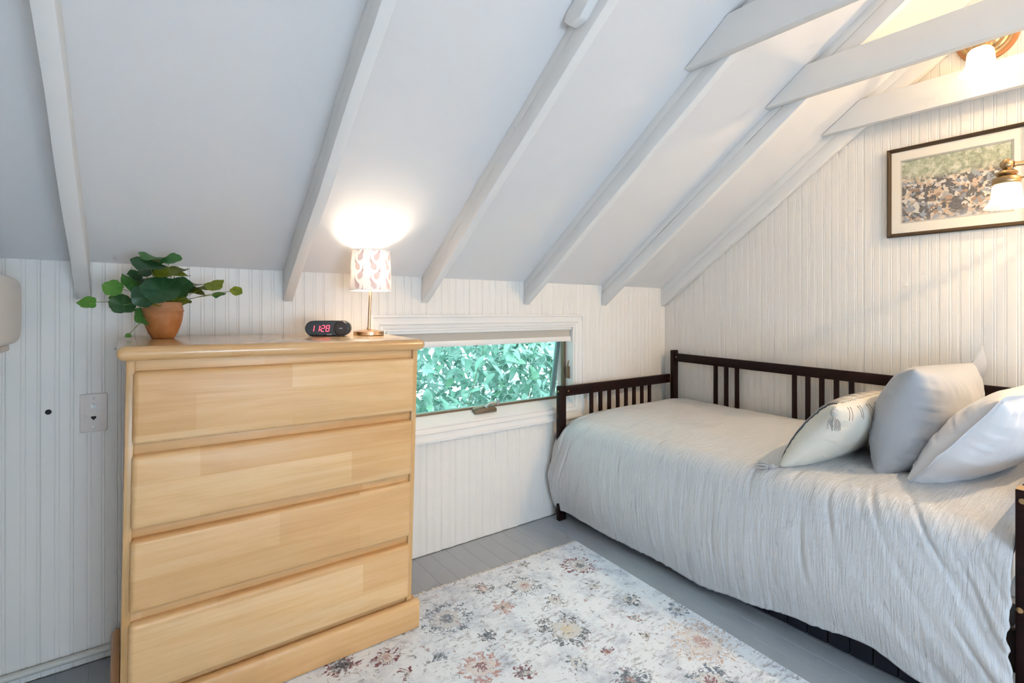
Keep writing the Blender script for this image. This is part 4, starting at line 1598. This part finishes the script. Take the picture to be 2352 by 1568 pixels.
for k in range(4):
    A = [(XR - d, fcorner(k, a)[0], fcorner(k, a)[1]) for a, d in fp]
    B = [(XR - d, fcorner(k + 1, a)[0], fcorner(k + 1, a)[1]) for a, d in fp]
    MB().extrude(A, B).build('frame_bar', M['frame'], pic, smooth=20)
IY0, IY1, IZ0, IZ1 = .457, .868, 1.640, 1.956
m = MB()
for b in ((FY0 + .012, FY1 - .012, FZa + .012, IZ0), (FY0 + .012, FY1 - .012, IZ1, FZb - .012), (FY0 + .012, IY0, IZ0, IZ1), (IY1, FY1 - .012, IZ0, IZ1)):
    m.box(XR - .012, XR - .006, b[0], b[1], b[2], b[3])
m.build('mat_board', plain('cream_mat', (0.76, 0.73, 0.66), .8), pic)
m = MB()
q = .006
for b in ((IY0 - 0, IY1, IZ0, IZ0 + q), (IY0, IY1, IZ1 - q, IZ1), (IY0, IY0 + q, IZ0 + q, IZ1 - q), (IY1 - q, IY1, IZ0 + q, IZ1 - q)):
    m.box(XR - .0095, XR - .006, b[0], b[1], b[2], b[3])
m.build('inner_mat', plain('grey_mat', (0.50, 0.49, 0.46), .8), pic)
t = NT('impressionist_crowd_print')
c = t.coord('Object', (1, 1, 1))
vor = t.n('ShaderNodeTexVoronoi')
vor.inputs['Scale'].default_value = 62
wobv = t.n('ShaderNodeVectorMath', operation='MULTIPLY_ADD')
t.l(t.noise(c, 16, 4, .6, 0, 1), wobv.inputs[0])
wobv.inputs[1].default_value = (.09, .09, .09)
t.l(c, wobv.inputs[2])
t.l(wobv.outputs[0], vor.inputs['Vector'])
sepc = t.n('ShaderNodeSeparateColor')
t.l(vor.outputs['Color'], sepc.inputs[0])
crowd = t.ramp(sepc.outputs[0], [(0, (0.025, 0.03, 0.045)), (.34, (0.05, 0.06, 0.09)), (.36, (0.20, 0.25, 0.33)), (.52, (0.24, 0.30, 0.38)), (.54, (0.55, 0.42, 0.32)), (.68, (0.50, 0.38, 0.27)), (.70, (0.66, 0.62, 0.55)), (.86, (0.60, 0.60, 0.58)), (.88, (0.36, 0.22, 0.14)), (1, (0.10, 0.09, 0.08))])
for_ = t.n('ShaderNodeValToRGB')
trees = t.ramp(t.noise(wobv.outputs[0], 40, 4, .7), [(.35, (0.16, 0.20, 0.14)), (.5, (0.36, 0.42, 0.30)), (.65, (0.62, 0.66, 0.58))])
sz_ = t.n('ShaderNodeSeparateXYZ')
t.l(c, sz_.inputs[0])
up_ = t.math('MULTIPLY', t.math('SUBTRACT', t.math('ADD', sz_.outputs[2], t.math('MULTIPLY', t.noise(c, 12, 3), .08)), .30), 22.0, clamp=True)
ground_ = t.ramp(t.noise(wobv.outputs[0], 30, 3, .6), [(.4, (0.22, 0.30, 0.42)), (.55, (0.60, 0.60, 0.60)), (.7, (0.55, 0.45, 0.34))])
lo_ = t.math('MULTIPLY', t.math('SUBTRACT', .16, t.math('ADD', sz_.outputs[2], t.math('MULTIPLY', t.noise(c, 9, 3), .12))), 18.0, clamp=True)
colp = t.mix(up_, crowd, trees)
colp = t.mix(lo_, colp, ground_)
colp = t.mix(t.math('MULTIPLY', t.noise(c, 120, 3, .7), .35), colp, (0.62, 0.58, 0.50))
M['print_art'] = t.set(colp, .55)
MB().box(XR - .0065, XR - .004, IY0, IY1, IZ0, IZ1).build('print', M['print_art'], pic)
MB().box(XR - .004, XR, FY0 + .01, FY1 - .01, FZa + .01, FZb - .01).build('backing', M['gap'], pic)

# ------------------------------------------------------------------ wall sconces
tg = NT('frosted_bell_glass')
tg.set((0.92, 0.88, 0.80), .35)
trn = tg.n('ShaderNodeBsdfTranslucent')
trn.inputs[0].default_value = (0.98, 0.92, 0.82, 1)
em = tg.n('ShaderNodeEmission')
em.inputs[0].default_value = (1.0, 0.86, 0.66, 1)
em.inputs[1].default_value = 0.6
ms = tg.n('ShaderNodeMixShader')
ms.inputs[0].default_value = .75
tg.l(tg.b.outputs[0], ms.inputs[1])
tg.l(trn.outputs[0], ms.inputs[2])
ad = tg.n('ShaderNodeAddShader')
tg.l(ms.outputs[0], ad.inputs[0])
tg.l(em.outputs[0], ad.inputs[1])
tb = tg.n('ShaderNodeBsdfTransparent')
tb.inputs[0].default_value = (1.0, 0.97, 0.92, 1)
m2 = tg.n('ShaderNodeMixShader')
m2.inputs[0].default_value = 0.5
tg.l(ad.outputs[0], m2.inputs[1])
tg.l(tb.outputs[0], m2.inputs[2])
tg.l(m2.outputs[0], tg.out.inputs[0])
M['bell'] = tg.m
M['clearbulb'] = bulb_glass('clear_bulb_glass', (1.0, 0.83, 0.58), 4.0, 0.85)


def bell(parent, c, s=1.0, seg=40):
    """bell shade, open at the bottom; c is the centre of its neck"""
    prof = [(.022, .004), (.034, -.001), (.041, -.010), (.0445, -.024), (.0455, -.042), (.0475, -.058), (.053, -.072), (.062, -.085), (.069, -.094), (.0705, -.097)]
    return MB().lathe([(r_ * s, h * s) for r_, h in prof], c, seg).build('glass_shade', M['bell'], parent, smooth=60)


# upper sconce: round wooden back plate on the gable wall
AX, AY, AZ = 2.895, .5315, 2.317
sa = thing('wall_sconce', 'brass sconce on a round wooden plate, high on the gable wall', 'sconce', (XR, .545, 2.44))
MB().lathe([(0, .0), (.108, 0), (.108, .016), (.100, .020), (0, .020)], (XR, .545, 2.437), 48, (-1, 0, 0)).build('back_plate', plain('orange_wood', (0.36, 0.16, 0.06), .45), sa, smooth=30)
MB().lathe([(.094, .018), (.094, .024), (.085, .028), (.078, .026), (.070, .031), (.055, .030), (.045, .038), (.02, .042), (0, .042)], (XR, .545, 2.437), 48, (-1, 0, 0)).build('canopy', M['brass'], sa, smooth=30)
MB().tube([(XR - .03, .545, 2.437), (XR - .09, .545, 2.435), (AX + .012, .5435, 2.418), (AX, AY, 2.39), (AX, AY, AZ + .03)], .007, 10).build('arm', M['brass'], sa)
MB().lathe([(0, .05), (.016, .048), (.02, .03), (.030, .022), (.032, .004), (.030, .0)], (AX, AY, AZ), 24).build('fitter', M['brass'], sa, smooth=30)
bell(sa, (AX, AY, AZ), 1.02)
MB().lathe([(0, .0), (.010, -.01), (.012, -.03), (.021, -.05), (.022, -.065), (.012, -.078), (0, -.08)], (AX, AY, AZ), 16).build('bulb', M['clearbulb'], sa, smooth=60)
bulb_light('wall_sconce_light', (AX, AY, AZ - .055), 1.1, .022)

# lower sconce with a long arm
BXc, BYc, BZc = 2.80, .4357, 1.724
sb = thing('wall_sconce', 'brass sconce arm with a glowing bell shade in front of the picture', 'sconce', (XR, .16, 1.79))
bz = BZc + .062
MB().lathe([(0, .026), (.011, .022), (.0195, .010), (.021, 0), (.018, -.010), (.010, -.017), (.007, -.021), (.007, -.03)], (BXc, BYc, bz), 24).build('ball_joint', M['brass'], sb, smooth=60)
MB().lathe([(.006, .052), (.020, .048), (.031, .040), (.035, .034), (.031, .028), (.027, .026), (.034, .022), (.041, .016), (.0435, .006), (.0425, -.004), (.040, -.008), (0, -.008)], (BXc, BYc, BZc - .006), 32).build('fitter', M['brass'], sb, smooth=30)
MB().lathe([(.004, 0), (.004, .014), (0, .015)], (BXc, BYc - .040, BZc + .004), 10, (.2, -1, .05)).build('thumb_screw', M['brass'], sb)
armd = Vector((.14, -.26, .010))
b0 = Vector((BXc, BYc, bz))
MB().tube([b0 + armd.normalized() * .020, b0 + armd.normalized() * .026], .012, 14).build('collar', M['brass'], sb)
e_ = b0 + armd
MB().tube([b0, b0 + armd * .5, e_, e_ + Vector((.05, -.02, 0)), (XR - .02, e_.y - .03, e_.z)], .0088, 14).build('arm', M['brass'], sb)
MB().lathe([(0, 0), (.06, 0), (.06, .012), (.045, .02), (.015, .026), (0, .026)], (XR, e_.y - .03, e_.z), 32, (-1, 0, 0)).build('wall_plate', M['brass'], sb, smooth=30)
bell(sb, (BXc, BYc, BZc - .010), 1.0)
MB().lathe([(0, -.02), (.012, -.03), (.016, -.05), (.026, -.075), (.028, -.092), (.019, -.108), (0, -.113)], (BXc, BYc, BZc), 20).build('bulb', M['clearbulb'], sb, smooth=60)
bulb_light('reading_sconce_light', (BXc, BYc, BZc - .055), 2.6, .022)
# unseen second arm and lit shade, added to bring in more warm light
B2 = Vector((BXc - .16, 2 * (e_.y - .03) - BYc - .27, BZc))
MB().tube([(XR - .02, e_.y - .03, e_.z), (e_.x + .05, e_.y - .04, e_.z), (e_.x, 2 * (e_.y - .03) - e_.y, e_.z), (B2.x, B2.y, bz)], .0088, 14).build('arm', M['brass'], sb)
MB().lathe([(.006, .052), (.020, .048), (.031, .040), (.035, .034), (.031, .028), (.041, .016), (.0435, .006), (.040, -.008), (0, -.008)], B2 - Vector((0, 0, .006)), 32).build('fitter', M['brass'], sb, smooth=30)
bell(sb, B2 - Vector((0, 0, .010)), 1.0)
MB().lathe([(0, -.02), (.012, -.03), (.016, -.05), (.026, -.075), (.028, -.092), (.019, -.108), (0, -.113)], B2, 20).build('bulb', M['clearbulb'], sb, smooth=60)
bulb_light('added_arm_light', (B2.x, B2.y, B2.z - .060), 12.0, .022, (1.0, 0.69, 0.38))

# unseen pendant, added to warm the comforter top and the ceiling
PNX, PNY, PNZ = 2.72, -0.38, 2.36
pn = thing('added_pendant', 'unseen brass pendant with a bell glass shade, added as warm fill light', 'lamp', (PNX, PNY, PNZ))
MB().lathe([(0, 0), (.05, 0), (.05, -.012), (.02, -.03), (0, -.03)], (PNX, PNY, zc(PNY) - .004), 32).build('canopy', M['brass'], pn, smooth=30)
MB().tube([(PNX, PNY, zc(PNY) - .02), (PNX, PNY, PNZ + .04)], .005, 10).build('stem', M['brass'], pn)
MB().lathe([(0, .05), (.016, .048), (.02, .03), (.030, .022), (.032, .004), (.030, .0)], (PNX, PNY, PNZ), 24).build('fitter', M['brass'], pn, smooth=30)
bell(pn, (PNX, PNY, PNZ), 1.0)
MB().lathe([(0, .0), (.010, -.01), (.012, -.03), (.021, -.05), (.022, -.065), (.012, -.078), (0, -.08)], (PNX, PNY, PNZ), 16).build('bulb', M['clearbulb'], pn, smooth=60)
bulb_light('added_pendant_light', (PNX, PNY, PNZ - .06), 74.0, .022, (1.0, 0.69, 0.38))
